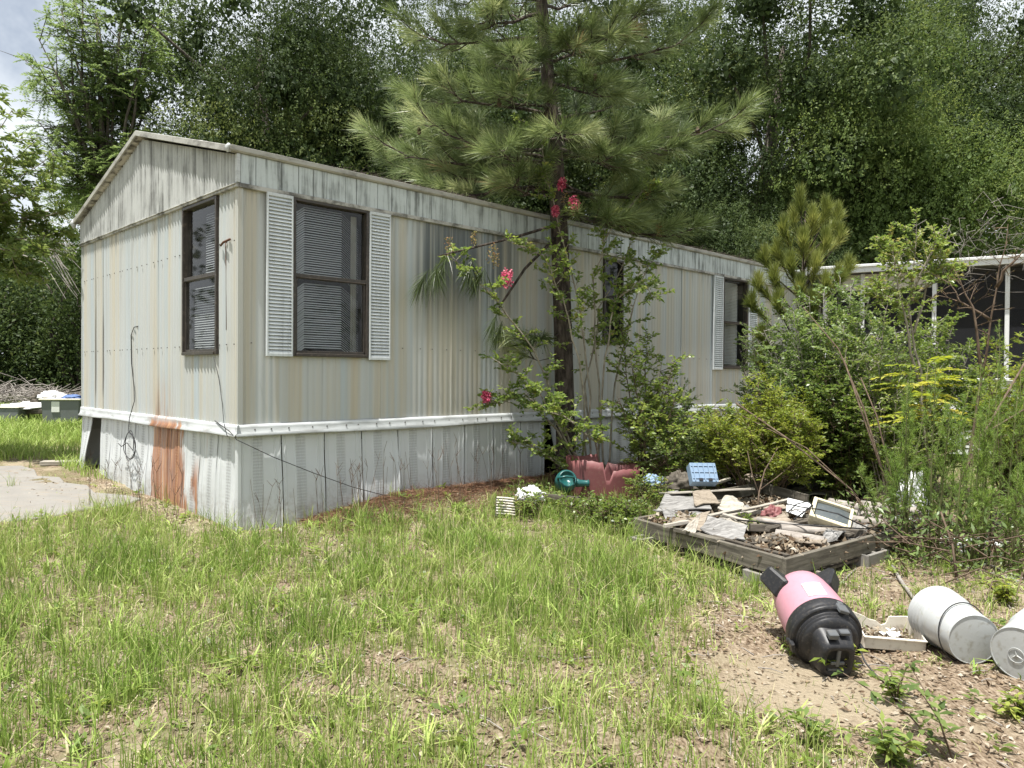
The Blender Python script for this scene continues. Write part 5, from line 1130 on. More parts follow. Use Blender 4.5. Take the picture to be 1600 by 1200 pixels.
# timber frame on blocks
C0, L0, R0 = pz(1228, 872, .215), pz(992, 809, .215), pz(1372, 833, .215); R0 = C0+(R0-C0).normalized()*2.05; B0 = L0+R0-C0
fr = thing('timber_frame', 'rectangular grey weathered timber frame propped on blocks and heaped with junk', 'timber frame', (0, 0, 0))
for a, b, lab in ((C0, L0, None), (C0, R0, None), (L0, B0, None), (R0, B0, None)):
    d = (b-a).normalized(); sd = Vector((d.y, -d.x, 0)); m = MB(); e = .045 if a is C0 and b is R0 else -.045 if a is C0 else 0
    grain_board('board', a+Vector((0, 0, -.068))-d*e*.5, b+Vector((0, 0, -.068)), .040, .136, 'wood', fr)
i0 = C0+(L0-C0)*.03+(R0-C0).normalized()*.10; i1 = C0+(L0-C0)*.6+(R0-C0).normalized()*.10; grain_board('inner_board', i0+Vector((0, 0, -.06)), i1+Vector((0, 0, -.06)), .036, .12, 'wood_d', fr)
def block(label, c, d, size, group='concrete blocks under the timber frame'):
    o = thing('concrete_block', label, 'block', group=group); d = Vector(d); d.z = 0; set_mw(o, axes_matrix(c, d, Vector((-d.y, d.x, 0)))); m = MB(); L, w, h = size
    z0, z1 = 0, h
    m.box((0, -w/2+.015, h/2), (L, .03, h)); m.box((0, w/2-.015, h/2), (L, .03, h))
    for x in (-L/2+.015, 0, L/2-.015): m.box((x, 0, h/2), (.03, w-.06, h))
    m.build('shell', M['concrete'], o, bevel=.004)
dL, dR = (L0-C0).normalized(), (R0-C0).normalized()
def gpt(p, dz=0): return Vector((p.x, p.y, gz(p.x, p.y)+dz))
block('hollow block under the near corner of the timber frame, along its left board', gpt(C0+dL*.16+dR*.02, -.02), dL, (.38, .15, .11))
block('hollow block at the near corner of the timber frame next to the vacuum cleaner', gpt(C0+dR*.22-dL*.03, -.02), dR, (.38, .15, .11))
block('block under the right board of the timber frame, in its shadow', gpt(C0+dR*1.25, -.02), dR, (.36, .15, .11))
block('half-hidden block under the far left end of the timber frame', gpt(L0-dL*.2, -.02), dR, (.36, .15, .11))

def plank(label, a, b, w, t, mat='wood', name='plank', catg='plank', group='loose boards in the timber frame', up=(0, 0, 1)):
    a, b = pz(*a), pz(*b); c = (a+b)/2; o = thing(name, label, catg, c, group=group); grain_board('board', a-c, b-c, w, t, mat, o, .003, random.Random(label).uniform(-.2, .2)); return o
plank('grey board on edge across the back of the junk heap, left of the forked twig', (1112, 776, .26), (1190, 762, .26), .03, .12)
plank('grey board on edge across the back of the junk heap, right of the forked twig', (1190, 762, .26), (1262, 782, .24), .03, .12)
plank('wide white board lying below the blue crate', (1040, 771, .31), (1168, 764, .31), .24, .018, 'wood_l')
plank('short white stick leaning beside the blue crate', (1112, 757, .34), (1140, 748, .36), .03, .03, 'wood_l')
plank('thin pale lath in the middle of the junk heap pointing at the forked twig', (1108, 806, .27), (1166, 793, .29), .035, .02, 'wood_l')
plank('thin pale lath crossing a shorter one left of the forked twig', (1130, 804, .27), (1168, 814, .25), .03, .02, 'wood_l')
plank('thin pale lath left of the white louvred panel', (1162, 797, .29), (1232, 781, .29), .04, .02, 'wood_l')
plank('tan board left of the white louvred panel', (1195, 797, .26), (1230, 793, .26), .10, .03, 'tan')
plank('long dark rotten beam below the old cream monitor', (1172, 824, .22), (1352, 834, .21), .11, .06, 'wood_d')
plank('dark board sticking out under the cream monitor', (1246, 812, .24), (1330, 836, .22), .08, .03, 'wood_d')
plank('rotten brown beam along the near side of the junk heap', (1205, 840, .20), (1292, 852, .19), .09, .07, 'tan')
plank('grey rough board against the left board of the timber frame', (1060, 828, .21), (1128, 846, .20), .12, .03, 'wood')
plank('pale edge board left of the white broken shard', (1038, 822, .24), (1075, 815, .26), .04, .03, 'wood_l')
plank('half buried edging board at the foot of the pine needle mound', (462, 815, .025), (606, 800, .06), .05, .05, 'wood', 'edging_board', 'board', 'edging boards')
plank('dark old board lying in the weeds right of the vent grille', (815, 772, .2), (905, 780, .2), .08, .05, 'wood_d', 'edging_board', 'board', 'edging boards')
plank('dark board behind the timber frame below the yellow-green bush', (1240, 765, .12), (1335, 772, .12), .10, .05, 'wood_d')
def tubes(label, a, b, r):
    a, b = pz(*a), pz(*b); c = (a+b)/2; o = thing('tube', label, 'tube', c, group='grey tubes beside the cream monitor'); m = MB(); d = (b-a)
    MM = axes_matrix((a-c), (d.y, -d.x, 0), d); m.lathe([(r*.8, .02), (r*.8, 0), (r, 0), (r*1.02, d.length*.5), (r, d.length), (r*.8, d.length), (r*.8, d.length-.03), (0, d.length-.03)], 16, MM); m.build('shell', M['tube'], o)
tubes('grey tube highest in the row right of the cream monitor', (1296, 785, .27), (1372, 800, .25), .045)
tubes('grey tube second from the back in the row right of the cream monitor', (1310, 799, .25), (1378, 811, .23), .043)
tubes('pale tube nearest the camera right of the cream monitor', (1322, 811, .23), (1398, 821, .21), .042)
tubes('long pale tube running off under the feathery weeds', (1345, 789, .27), (1450, 803, .24), .046)
tubes('slim pale pipe in front of the dark junk, left of the cream monitor', (1183, 812, .27), (1248, 823, .25), .025)
tubes('rotten grey log in front of the cream monitor', (1212, 836, .22), (1288, 848, .20), .05)
tubes('grey tube lying under the dark beam near the front board', (1220, 826, .24), (1300, 833, .22), .04)
def sheet(label, cs, mat, seed, warp=.02, th=.01, name='broken_sheet', n=8, ragged=.12):
    rg = random.Random(seed); q = [pz(*c) for c in cs]; c = sum(q, Vector())/4; o = thing(name, label, 'sheet', c, group='broken sheets in the timber frame'); P_ = []
    for i in range(n+1):
        row = []
        for j in range(n+1):
            s, t = i/n, j/n; s2 = s+(rg.uniform(-ragged, ragged)*.6 if j in (0, n) else 0); t2 = t+(rg.uniform(-ragged, ragged)*.6 if i in (0, n) else 0)
            p = q[0].lerp(q[3], s2).lerp(q[1].lerp(q[2], s2), t2)-c; row.append(p+Vector((0, 0, warp*math.sin(s*5+seed)*math.cos(t*4+seed*2)+rg.uniform(-.006, .006))))
        P_.append(row)
    MB().grid(P_, smooth=False).build('sheet', M[mat], o, solid=th); return o
sheet('large frayed grey fibre sheet in the left of the junk heap', [(1024, 797, .25), (1040, 773, .29), (1096, 767, .32), (1112, 797, .26)], 'shingle', 1, .03)
sheet('smooth grey plywood piece on top of the frayed fibre sheet', [(1085, 790, .30), (1082, 768, .34), (1108, 765, .34), (1124, 786, .29)], 'tan', 2, .012)
sheet('pale slatted sheet beside the plywood, half covered in needles', [(1122, 794, .25), (1132, 774, .29), (1163, 785, .28), (1155, 800, .24)], 'wood_l', 3, .02)
sheet('white broken shard standing up near the front board', [(1068, 829, .24), (1090, 806, .34), (1094, 806, .34), (1086, 834, .22)], 'wood_l', 4, .01)
sheet('long whitish frayed sheet behind the front board', [(1092, 832, .22), (1104, 806, .27), (1166, 822, .26), (1160, 844, .21)], 'shingle', 5, .03)
sheet('brown frayed sheet below the large grey fibre sheet', [(1050, 818, .22), (1062, 800, .25), (1108, 806, .26), (1095, 826, .22)], 'tan', 6, .03)
sheet('frayed light grey roofing scrap near the right board', [(1284, 848, .20), (1287, 831, .25), (1322, 828, .25), (1306, 845, .20)], 'shingle', 7, .025)
sheet('grey weathered sheet lying on the ground behind the frame', [(1236, 775, .10), (1250, 750, .12), (1290, 752, .12), (1300, 775, .10)], 'shingle', 8, .03)
sheet('brown rotten sheet in the shade behind the blue crate', [(1150, 757, .22), (1160, 742, .26), (1200, 746, .24), (1195, 760, .2)], 'tan', 9, .03)
nr = np.random.default_rng(71); n = 5200; s_, t_ = nr.random(n), nr.random(n); base = np.array(C0)[None]+np.outer(s_, np.array(L0-C0))+np.outer(t_, np.array(R0-C0)); P = base.copy(); P[:, 2] = .05+nr.random(n)**.7*.15+.05*np.sin(s_*9)*np.sin(t_*8)
foliage('rubble_and_leaves', [leaves(nr, P, nr.normal(size=(n, 3))*np.array([1, 1, .4]), .07*nr.uniform(.3, 1.2, n), .035, .3, nr.random(n)**1.3)], M['straw'], None, 'stuff')
m = MB(); m.add([tuple(C0+Vector((0, 0, -.18))), tuple(L0+Vector((0, 0, -.18))), tuple(B0+Vector((0, 0, -.16))), tuple(R0+Vector((0, 0, -.16)))], [(0, 1, 2, 3)]); m.build('bottom_sheet', M['wood_d'], fr, solid=.02)

# more of the heap, found one above another
rgs = random.Random(77)
def in_heap(s_, t_, dz): p = C0+(L0-C0)*s_+(R0-C0)*t_; p = p.copy(); p.z = .17+dz; return p
for k, (s_, t_, w_, d_, mt_, lab) in enumerate([
    (.12, .30, .30, .20, 'tan', 'brown rotten sheet just inside the near corner of the timber frame'), (.10, .62, .34, .18, 'shingle', 'grey frayed sheet lying against the middle of the right board'), (.30, .16, .36, .20, 'wood_d', 'dark rotten sheet lying against the middle of the left board'),
    (.42, .42, .34, .24, 'tan', 'brown frayed sheet in the very middle of the timber frame'), (.66, .20, .34, .26, 'wood_d', 'dark sheet against the left board near its far end'), (.86, .22, .40, .26, 'shingle', 'grey sheet in the far left corner of the timber frame'),
    (.62, .74, .34, .24, 'tan', 'brown sheet behind the white louvred panel'), (.85, .60, .44, .26, 'shingle', 'grey frayed sheet near the back board of the timber frame'), (.26, .80, .30, .2, 'wood_d', 'dark sheet below the pale tubes'), (.55, .30, .24, .2, 'wood_l', 'pale cracked sheet between the frayed grey sheets')]):
    a_ = rgs.uniform(-.7, .7); ex_ = Vector((math.cos(YAW+a_), math.sin(YAW+a_), rgs.uniform(-.25, .25))).normalized(); ey_ = Vector((-math.sin(YAW+a_), math.cos(YAW+a_), rgs.uniform(-.1, .4))); c_ = in_heap(s_, t_, rgs.uniform(.0, .06)); o = thing('broken_sheet', lab, 'sheet', group='broken sheets in the timber frame'); set_mw(o, axes_matrix(c_, ex_, ey_)); nn_ = 8; P_ = []
    for i in range(nn_+1):
        P_.append([((i/nn_-.5)*w_+rgs.uniform(-.02, .02)*(j in (0, nn_)), (j/nn_-.5)*d_+rgs.uniform(-.02, .02)*(i in (0, nn_))+(rgs.uniform(-.015, .015) if j in (0, nn_) else 0), .02*math.sin(i*.8+k)*math.cos(j*.7+k)+rgs.uniform(-.004, .004)) for j in range(nn_+1)])
    MB().grid(P_).build('sheet', M[mt_], o, solid=.008)
for k, (s0_, t0_, s1_, t1_, w_, h_, mt_, lab) in enumerate([
    (.18, .12, .30, .55, .06, .025, 'wood', 'grey slat lying across the near end of the heap'), (.36, .30, .30, .72, .05, .03, 'wood_d', 'dark slat under the white louvred panel'), (.50, .10, .74, .40, .07, .02, 'wood', 'grey slat pointing to the blue crate'), (.72, .36, .60, .70, .05, .03, 'wood_l', 'pale slat in front of the wide white board'), (.90, .14, .92, .62, .08, .03, 'wood_d', 'dark slat along the far board of the timber frame'), (.16, .42, .06, .88, .05, .025, 'tan', 'brown slat beside the right board of the timber frame'), (.46, .66, .28, .95, .04, .03, 'wood', 'grey slat poking out between the tubes')]):
    a_, b_ = in_heap(s0_, t0_, rgs.uniform(.03, .08)), in_heap(s1_, t1_, rgs.uniform(.03, .10)); c_ = (a_+b_)/2; o = thing('plank', lab, 'plank', c_, group='loose boards in the timber frame'); grain_board('board', a_-c_, b_-c_, w_, h_, mt_, o, .002, rgs.uniform(-.4, .4))
# white louvred panel, monitor
q = [pz(1228, 799, .27), pz(1231, 780, .30), pz(1268, 789, .29), pz(1253, 808, .25)]; c = sum(q, Vector())/4
lp_ = thing('louvred_panel', 'white louvred plastic panel lying left of the cream monitor', 'panel', c); nl = 6
for i in range(nl):
    t0, t1 = i/nl, (i+.93)/nl; m = MB(); A = q[0].lerp(q[1], t0)-c; B = q[3].lerp(q[2], t0)-c; D = q[0].lerp(q[1], t1)-c+Vector((0, 0, .012)); E = q[3].lerp(q[2], t1)-c+Vector((0, 0, .012)); m.add([A, B, E, D], [(0, 1, 2, 3)]); m.build('slat', M['white_paint'], lp_, solid=.006)
mon = thing('monitor', 'old cream box monitor with a dark dusty screen tipped back among the boards', 'monitor'); MM = axes_matrix(pz(1299, 803, .33), (.9, -.38, -.27), (.3, .8, .5)); set_mw(mon, MM)
w, h = .165, .135; m = MB()
m.box((-w+.016, 0, 0), (.032, 2*h, .05)); m.box((w-.012, 0, 0), (.024, 2*h, .05)); m.box((0, h-.012, 0), (2*w-.058, .024, .05)); m.box((0, -h+.018, 0), (2*w-.058, .036, .05)); m.build('bezel', M['creamp'], mon, bevel=.005)
m = MB(); A = [(-w, -h, -.02), (w, -h, -.02), (w, h, -.02), (-w, h, -.02)]; B = [(-w*.9, -h*.9, -.10), (w*.9, -h*.9, -.10), (w*.9, h*.9, -.10), (-w*.9, h*.9, -.10)]; D = [(-w*.6, -h*.6, -.2), (w*.6, -h*.6, -.2), (w*.6, h*.6, -.2), (-w*.6, h*.6, -.2)]
m.add(A+B+D, [(0, 1, 5, 4), (1, 2, 6, 5), (2, 3, 7, 6), (3, 0, 4, 7), (4, 5, 9, 8), (5, 6, 10, 9), (6, 7, 11, 10), (7, 4, 8, 11), (8, 9, 10, 11)]); m.build('shell', M['creamp'], mon, bevel=.008)
m = MB(); m.grid([[(x, y, .006-.6*(x*x+y*y)) for y in np.linspace(-h+.034, h-.022, 7)] for x in np.linspace(-w+.030, w-.022, 7)], smooth=True); m.build('screen', M['screenp'], mon)

for lab, pts_ in (('black cable crossing the louvred panel and the monitor', [(1226, 786, .30), (1250, 792, .32), (1280, 796, .40), (1310, 803, .42), (1350, 822, .28), (1392, 838, .20)]), ('black cable lying below the monitor across the junk heap', [(1150, 812, .27), (1215, 818, .27), (1290, 822, .30), (1345, 826, .26), (1398, 826, .22)]), ('looped black cable left of the monitor', [(1240, 812, .28), (1256, 800, .33), (1270, 790, .40), (1262, 783, .38), (1244, 788, .32), (1232, 800, .28)])):
    o = MB().tube([pz(*q_) for q_ in pts_], .006, 6).build('cable', M['rope']); tag(o, lab, 'cable')
# blue crate
cr_ = thing('crate', 'light blue ribbed plastic crate standing tilted behind the white board', 'crate'); MM = axes_matrix(at(1100, 738, 7.75), (.98, .12, -.02), (-.10, .55, .83)); set_mw(cr_, MM); w, h, d = .135, .105, .10
m = MB(); m.box((0, 0, -.002), (2*w, 2*h, .006)); m.build('base', M['bluep'], cr_)
m = MB()
for x, sx in ((-w, .008), (w, .008)): m.box((x, 0, -d/2), (sx, 2*h, d))
for y in (-h, h): m.box((0, y, -d/2), (2*w, .008, d))
m.build('wall', M['bluep'], cr_, bevel=.002)
for i in range(5): m = MB(); m.box((-w+2*w*(i+.5)/5, 0, .006), (.010, 2*h-.01, .012)); m.build('rib', M['bluep'], cr_, bevel=.001)
for i in range(3): m = MB(); m.box((0, -h+2*h*(i+.5)/3, .005), (2*w-.01, .009, .009)); m.build('rib', M['bluep'], cr_, bevel=.001)
for x in (-.05, .05): m = MB(); m.box((x, -h+.018, .012), (.04, .03, .010)); m.build('foot', M['black'], cr_, bevel=.002)

# broken red planter
rp = gd(944, 8.75)+Vector((0, 0, .06)); pl_ = thing('planter', 'broken faded red plastic planter tub with a torn rim below the flowering shrub', 'planter', rp+Vector((0, 0, -.02))); rg = random.Random(12); nn = 64; P_ = []
for i in range(nn+1):
    a = 2*math.pi*i/nn; fr_ = -math.sin(a); top_ = .50 if math.cos(a) < -.08 else (.40 if math.cos(a) > .10 else .30); top_ += .012*math.sin(a*5)+.006*math.sin(a*23+2)
    if fr_ > .3: top_ -= .02
    P_.append([((.39+.03*z/.4)*math.cos(a)*(1.0), (.32+.03*z/.4)*math.sin(a)*.8, z) for z in np.linspace(0, top_, 6)])
MB().grid(P_, smooth=True).build('wall', M['redp'], pl_, solid=.012)
m = MB(); m.lathe([(0, .0), (.26, .0)], 24, Matrix.Rotation(R(90), 4, 'X')); m.build('base', M['redp'], pl_)
m = MB(); m.lathe([(0, -.12), (.26, -.10)], 24, Matrix.Rotation(R(90), 4, 'X') @ Matrix.Scale(1, 4)); m.build('soil', M['wood_d'], pl_)
# teal watering pot
tp_ = at(884, 766, 8.45); tl = thing('watering_can', 'teal plastic pot with a spout lying at the foot of the pine trunk', 'watering can', tp_+Vector((0, 0, .10)), (R(62), R(0), R(12)))
m = MB(); m.lathe([(0, -.09), (.09, -.088), (.115, -.07), (.122, 0), (.115, .06), (.10, .075), (.10, .085), (.085, .085), (.085, .06), (0, .04)], 28, Matrix.Rotation(R(90), 4, 'X')); m.build('body', M['teal'], tl)
m = MB(); m.tube([(.08, 0, -.02), (.16, -.02, -.02), (.24, -.03, .0), (.26, -.03, .0)], [.06, .042, .034, .042], 14); m.build('spout', M['teal'], tl)
m = MB(); m.tube([(-.10, 0, .05), (-.12, .0, .12), (-.03, .0, .16), (.06, 0, .12), (.075, 0, .07)], .013, 8); m.build('handle', M['teal'], tl)
# cloth heaps
def heap(name, label, catg, c, size, mat, seed, flat=1.0, freq=3.2, group=None, z_cut=True):
    o = thing(name, label, catg, c, group=group); nu, nv = 34, 18; rg = random.Random(seed); ph = [rg.uniform(0, 6.28) for _ in range(8)]; P_ = []
    for i in range(nu+1):
        a = 2*math.pi*(i % nu)/nu; row = []
        for j in range(nv+1):
            e = math.pi/2*j/nv if z_cut else math.pi*(j/nv-.5); f = 1+.16*math.sin(a*freq//1+ph[0])*math.cos(e*5+ph[1])+.11*math.sin(a*7+e*6+ph[2])+.07*math.sin(a*13+e*9+ph[3])+.05*math.sin(a*5-e*14+ph[4])
            row.append((size[0]*math.cos(e)*math.cos(a)*f, size[1]*math.cos(e)*math.sin(a)*f, size[2]*math.sin(e)*f))
        P_.append(row)
    MB().grid(P_, smooth=True).build('folds', M[mat], o); return o
heap('rag', 'crumpled white rag in the weeds between the vent grille and the teal pot', 'rag', at(830, 780, 8.1), (.16, .12, .12), 'cloth_w', 1)
heap('plastic_bag', 'blue-grey bag slumped right of the red planter', 'bag', gp(1012, 775), (.17, .14, .20), 'cloth_b', 2)
heap('plastic_bag', 'small pale blue bag left of the blue crate', 'bag', at(1020, 756, 8.1), (.12, .10, .09), 'bluep', 3)
heap('plastic_bag', 'big crumpled white plastic bag behind the feathery weeds', 'bag', gd(1428, 7.35), (.16, .14, .50), 'cloth_w', 4)
heap('rag', 'black cloth draped on the left of the white plastic bag', 'rag', at(1408, 750, 7.28), (.05, .06, .09), 'black', 5)
heap('rag', 'maroon cloth bundle in the junk heap left of the louvred panel', 'rag', pz(1207, 808, .24), (.09, .07, .09), 'redp', 6)
heap('rag', 'dark bundle behind the frayed fibre sheet, left of the blue crate', 'rag', pz(1062, 762, .26), (.16, .12, .16), 'wood_d', 7)
heap('rag', 'white cloth spread on the ground among the feathery weeds', 'rag', gp(1520, 850), (.30, .18, .06), 'cloth_w', 8)
heap('rag', 'white crumpled paper on the ground left of the black pyramid-shaped junk', 'rag', gp(1500, 862), (.10, .07, .05), 'paper', 9)
# ribbed vent grille
vg = thing('vent_grille', 'pale curved vent grille with dark gaps lying in the grass', 'grille'); set_mw(vg, axes_matrix(gp(790, 808)+Vector((0, 0, .10)), (.95, .1, -.10), (-.05, .55, .80)))
for k in range(7): m = MB(); m.grid([[(x, -.09+.03*k+d_, .02*math.cos(x*9)+dz) for d_, dz in ((0, 0), (.010, .006), (.018, 0))] for x in np.linspace(-.10, .10, 8)], smooth=True); m.build('slat', M['trayp'], vg, solid=.003)
m = MB(); m.box((0, 0, -.02), (.21, .21, .01)); m.build('back', M['black'], vg)
# black trough
bt = gd(1190, 9.6); tr_ = thing('black_trough', 'low black plastic trough half full of dead leaves below the yellow-green bush', 'trough', bt, (0, 0, R(-4))); P_ = []; nn = 40
for i in range(nn+1):
    a = 2*math.pi*i/nn; ca, sa = math.copysign(abs(math.cos(a))**.6, math.cos(a)), math.copysign(abs(math.sin(a))**.6, math.sin(a)); P_.append([(ca*x, sa*x*.5, z) for x, z in ((.40, 0), (.46, .12), (.47, .16), (.50, .165), (.50, .15))])
MB().grid(P_, smooth=True).build('shell', M['black'], tr_, solid=.006); m = MB(); m.add([p[0] for p in P_[:-1]], [tuple(range(nn))]); m.build('base', M['black'], tr_)
# pyramid-shaped junk, pink scrap, hoses
bp_ = gp(1563, 840); py_ = thing('black_cone', 'black four-sided plastic cone tipped over beside a pink scrap', 'plastic cone', bp_+Vector((0, 0, .10)), (R(20), R(-25), R(35))); m = MB()
m.add([(-.13, -.13, 0), (.13, -.13, 0), (.13, .13, 0), (-.13, .13, 0), (-.03, -.03, .16), (.03, -.03, .16), (.03, .03, .16), (-.03, .03, .16)], [(0, 1, 5, 4), (1, 2, 6, 5), (2, 3, 7, 6), (3, 0, 4, 7), (4, 5, 6, 7)]); m.build('shell', M['black'], py_, solid=.006)
heap('rag', 'bright pink scrap under the black cone', 'rag', gp(1548, 835), (.05, .04, .06), 'pinkp', 10)
o = MB().tube([gp(1530, 862, .01), gp(1560, 858, .015), gp(1600, 862, .01), gp(1650, 858, .01)], .012, 7).build('hose', M['redp']); tag(o, 'faded red hose lying on the ground at the right edge', 'hose')
o = MB().tube([gp(1394, 884, .03), gp(1408, 908, .02), gp(1424, 930, .02), gp(1437, 948, .015)], [.012, .014, .012, .01], 7).build('stick', M['twig_grey']); tag(o, 'grey stick on the soil pointing at the wire-tied bucket', 'stick', 'sticks on the ground')
for lab, pts, r in (('long thin stick on the ground at the right edge, nearest the buckets', [(1535, 878), (1570, 893), (1620, 912)], .008), ('long thin stick on the ground at the right edge, farther from the buckets', [(1500, 884), (1560, 899), (1625, 918)], .006), ('pale straight stick lying behind the feathery weeds at the right edge', [(1540, 868), (1600, 874), (1660, 880)], .009), ('short dark stick pointing away from the vacuum cleaner', [(1308, 916), (1325, 900), (1338, 888)], .005)):
    o = MB().tube([gp(*p, .015) for p in pts], r, 6).build('stick', M['twig_grey']); tag(o, lab, 'stick', 'sticks on the ground')
# wires on the home
def wire(name, label, pts, r=.004, catg='cable'): o = MB().tube(pts, r, 6).build(name, M['rope']); tag(o, label, catg); return o
wire('cable', 'black cable sagging across the front skirting from the corner to the ground', [hw(-.03, .45, ZRT+.02), hw(-.06, .05, .95), hw(-.045, -.065, .88), hw(.3, -.085, .70), hw(.75, -.10, .50), hw(1.15, -.12, .335), hw(1.5, -.16, .22), hw(1.75, -.22, .15), hw(1.85, -.28, gz(*hw(1.85, -.28, 0).xy)+.02)], .0042)
wire('cable', 'thin wires hanging from the end window sill to the corner of the belly rail', [hw(-.05, .44, 1.66), hw(-.03, .36, 1.45), hw(-.035, .27, 1.2), hw(-.05, .20, 1.02), hw(-.07, .08, .90)], .003)
cpt = [hw(-.015, 2.60, 2.03), hw(-.03, 2.70, 2.02), hw(-.03, 2.80, 1.93), hw(-.028, 2.79, 1.6), hw(-.03, 2.70, 1.32), hw(-.032, 2.68, 1.15), hw(-.07, 2.73, .95), hw(-.085, 2.72, .80)]
for a in np.linspace(1.6, 1.6+2*math.pi*2.3, 46): cpt.append(hw(-.085-.012*math.sin(a*1.7), 2.68+(.17+.012*math.sin(a*2.2))*math.cos(a), .635+(.16+.015*math.cos(a*1.3))*math.sin(a)))
cpt += [hw(-.09, 2.75, .66), hw(-.09, 2.95, .60), hw(-.09, 3.05, .63)]
wire('cable', 'black cable hanging from the end wall and ending in a loose coil', cpt, .0048)
# distant junk at the left
bb = gp(103, 662); bn = thing('storage_bin', 'grey plastic storage bin with a white paper label behind the end wall', 'storage bin', bb, (0, 0, R(8))); w, h, d = .42, .56, .3
m = MB(); A = [(-w*.9, -d*.9, 0), (w*.9, -d*.9, 0), (w*.9, d*.9, 0), (-w*.9, d*.9, 0)]; B = [(-w, -d, h), (w, -d, h), (w, d, h), (-w, d, h)]; m.add(A+B, [(3, 2, 1, 0), (0, 1, 5, 4), (1, 2, 6, 5), (2, 3, 7, 6), (3, 0, 4, 7)]); m.build('body', M['bin'], bn, bevel=.02)
m = MB(); m.box((0, 0, h+.012), (2*w+.06, 2*d+.06, .035)); m.build('lid', M['trayp'], bn, bevel=.01)
m = MB(); m.box((-.10, -d*.985, h*.72), (.17, .012, .24)); m.build('paper_label', M['paper'], bn)
heap('rag', 'blue and white cloth heaped on the grey storage bin', 'rag', bb+Vector((.18, -.02, h+.03)), (.24, .18, .08), 'cloth_bl', 20)
heap('rag', 'white cloth draped over the left end of the grey storage bin', 'rag', bb+Vector((-.30, -.02, h+.02)), (.30, .24, .16), 'cloth_w', 21)
heap('rag', 'dark cloth hanging off the left corner of the grey storage bin', 'rag', bb+Vector((-.58, -.1, h-.06)), (.16, .14, .20), 'wood_d', 22)
c = gp(52, 656); mt = thing('old_mattress', 'grimy grey mattress frame lying in the grass left of the storage bin', 'mattress', c, (0, 0, R(6))); m = MB(); m.box((0, 0, .22), (1.25, .8, .12)); m.build('frame', M['wood_d'], mt, bevel=.02)
for x in (-.5, .5): m = MB(); m.box((x, 0, .08), (.08, .6, .16)); m.build('leg', M['wood_d'], mt)
heap('tarp', 'crumpled pale tarp spread over the old mattress frame', 'tarp', c+Vector((0, 0, .28)), (.66, .44, .14), 'cloth_w', 23)
c = gp(8, 658); o = thing('box', 'long grey box at the left edge beside the pale tarp', 'box', c, (0, 0, R(6))); m = MB(); m.box((0, 0, .16), (.9, .6, .32)); m.build('body', M['bin'], o, bevel=.02); m = MB(); m.box((0, 0, .335), (.94, .64, .03)); m.build('lid', M['trayp'], o, bevel=.01)
o = thing('board', 'pale board lying on the grass at the foot of the end wall', 'board', gp(112, 726)+Vector((0, 0, .03)), (0, 0, R(15))); m = MB(); m.box((0, 0, 0), (.75, .16, .06)); m.build('board', M['wood_l'], o, bevel=.008)
# ------------------------------------------------------------------ grass, litter, fallen needles
def cover(x, y):
    """how grassy the ground is, 0..1"""
    u, v = hloc(x, y)
    nz = (.5+.5*np.sin(x*1.9+1.3*np.sin(y*1.1))*np.sin(y*2.3+1.1*np.sin(x*1.7))); n2 = .5+.5*np.sin(x*5.1+y*2.7+2*np.sin(y*3.3))*np.sin(y*5.7-x*1.9)
    c = .50+.50*nz+.55*(n2-.5)
    rt = sst(x-.16*(y-3), .45, 1.9); c = c*(1-.64*rt)
    c = c-.38*np.exp(-((y-2.9)/.9)**2)*(.35+nz*.65)*.8
    c = np.where((u > -2.75) & (u < -.1) & (v > 1.45) & (v < 6), np.where(n2 > .90, .2, -.2), c)          # slab
    c = np.where((u > -.5) & (u < 0.05) & (v > -.1) & (v < 4.5), c*.35, c)
    c = np.where((v > -.75-.0*u) & (u > 1.0), c*(.12+.25*sst(-v, .45, .9)), c)                    # needle mound along the wall
    c = np.where((v > -.45) & (u > -.15), np.minimum(c, .35*n2), c)
    c = np.where((u > 0.0) & (v > .02) & (v < HW), -1, c)                                                    # under the home
    c = c-.9*np.exp(-(((x-1.45)/.55)**2+((y-3.75)/.5)**2))
    ins = (x > 1.0) & (y > 5.1) & (x*.72+y*.69 > 5.05)
    return np.clip(c, 0, 1.1), ins
frd = [np.array([C0.x, C0.y]), np.array([(L0-C0).x, (L0-C0).y]), np.array([(R0-C0).x, (R0-C0).y])]
def in_frame(x, y):
    Mi = np.linalg.inv(np.stack([frd[1], frd[2]], 1)); q = (np.stack([x, y], 0)-frd[0][:, None]); s = Mi @ q
    return (s[0] > -.03) & (s[0] < 1.03) & (s[1] > -.03) & (s[1] < 1.03)
def wedge(nr, n, y0, y1, k=.74, pw=1.0, x0=None, x1=None):
    y = y0+(y1-y0)*nr.random(n)**pw; x = nr.uniform(-.98, 1.32, n)*(y+.3); return x, y
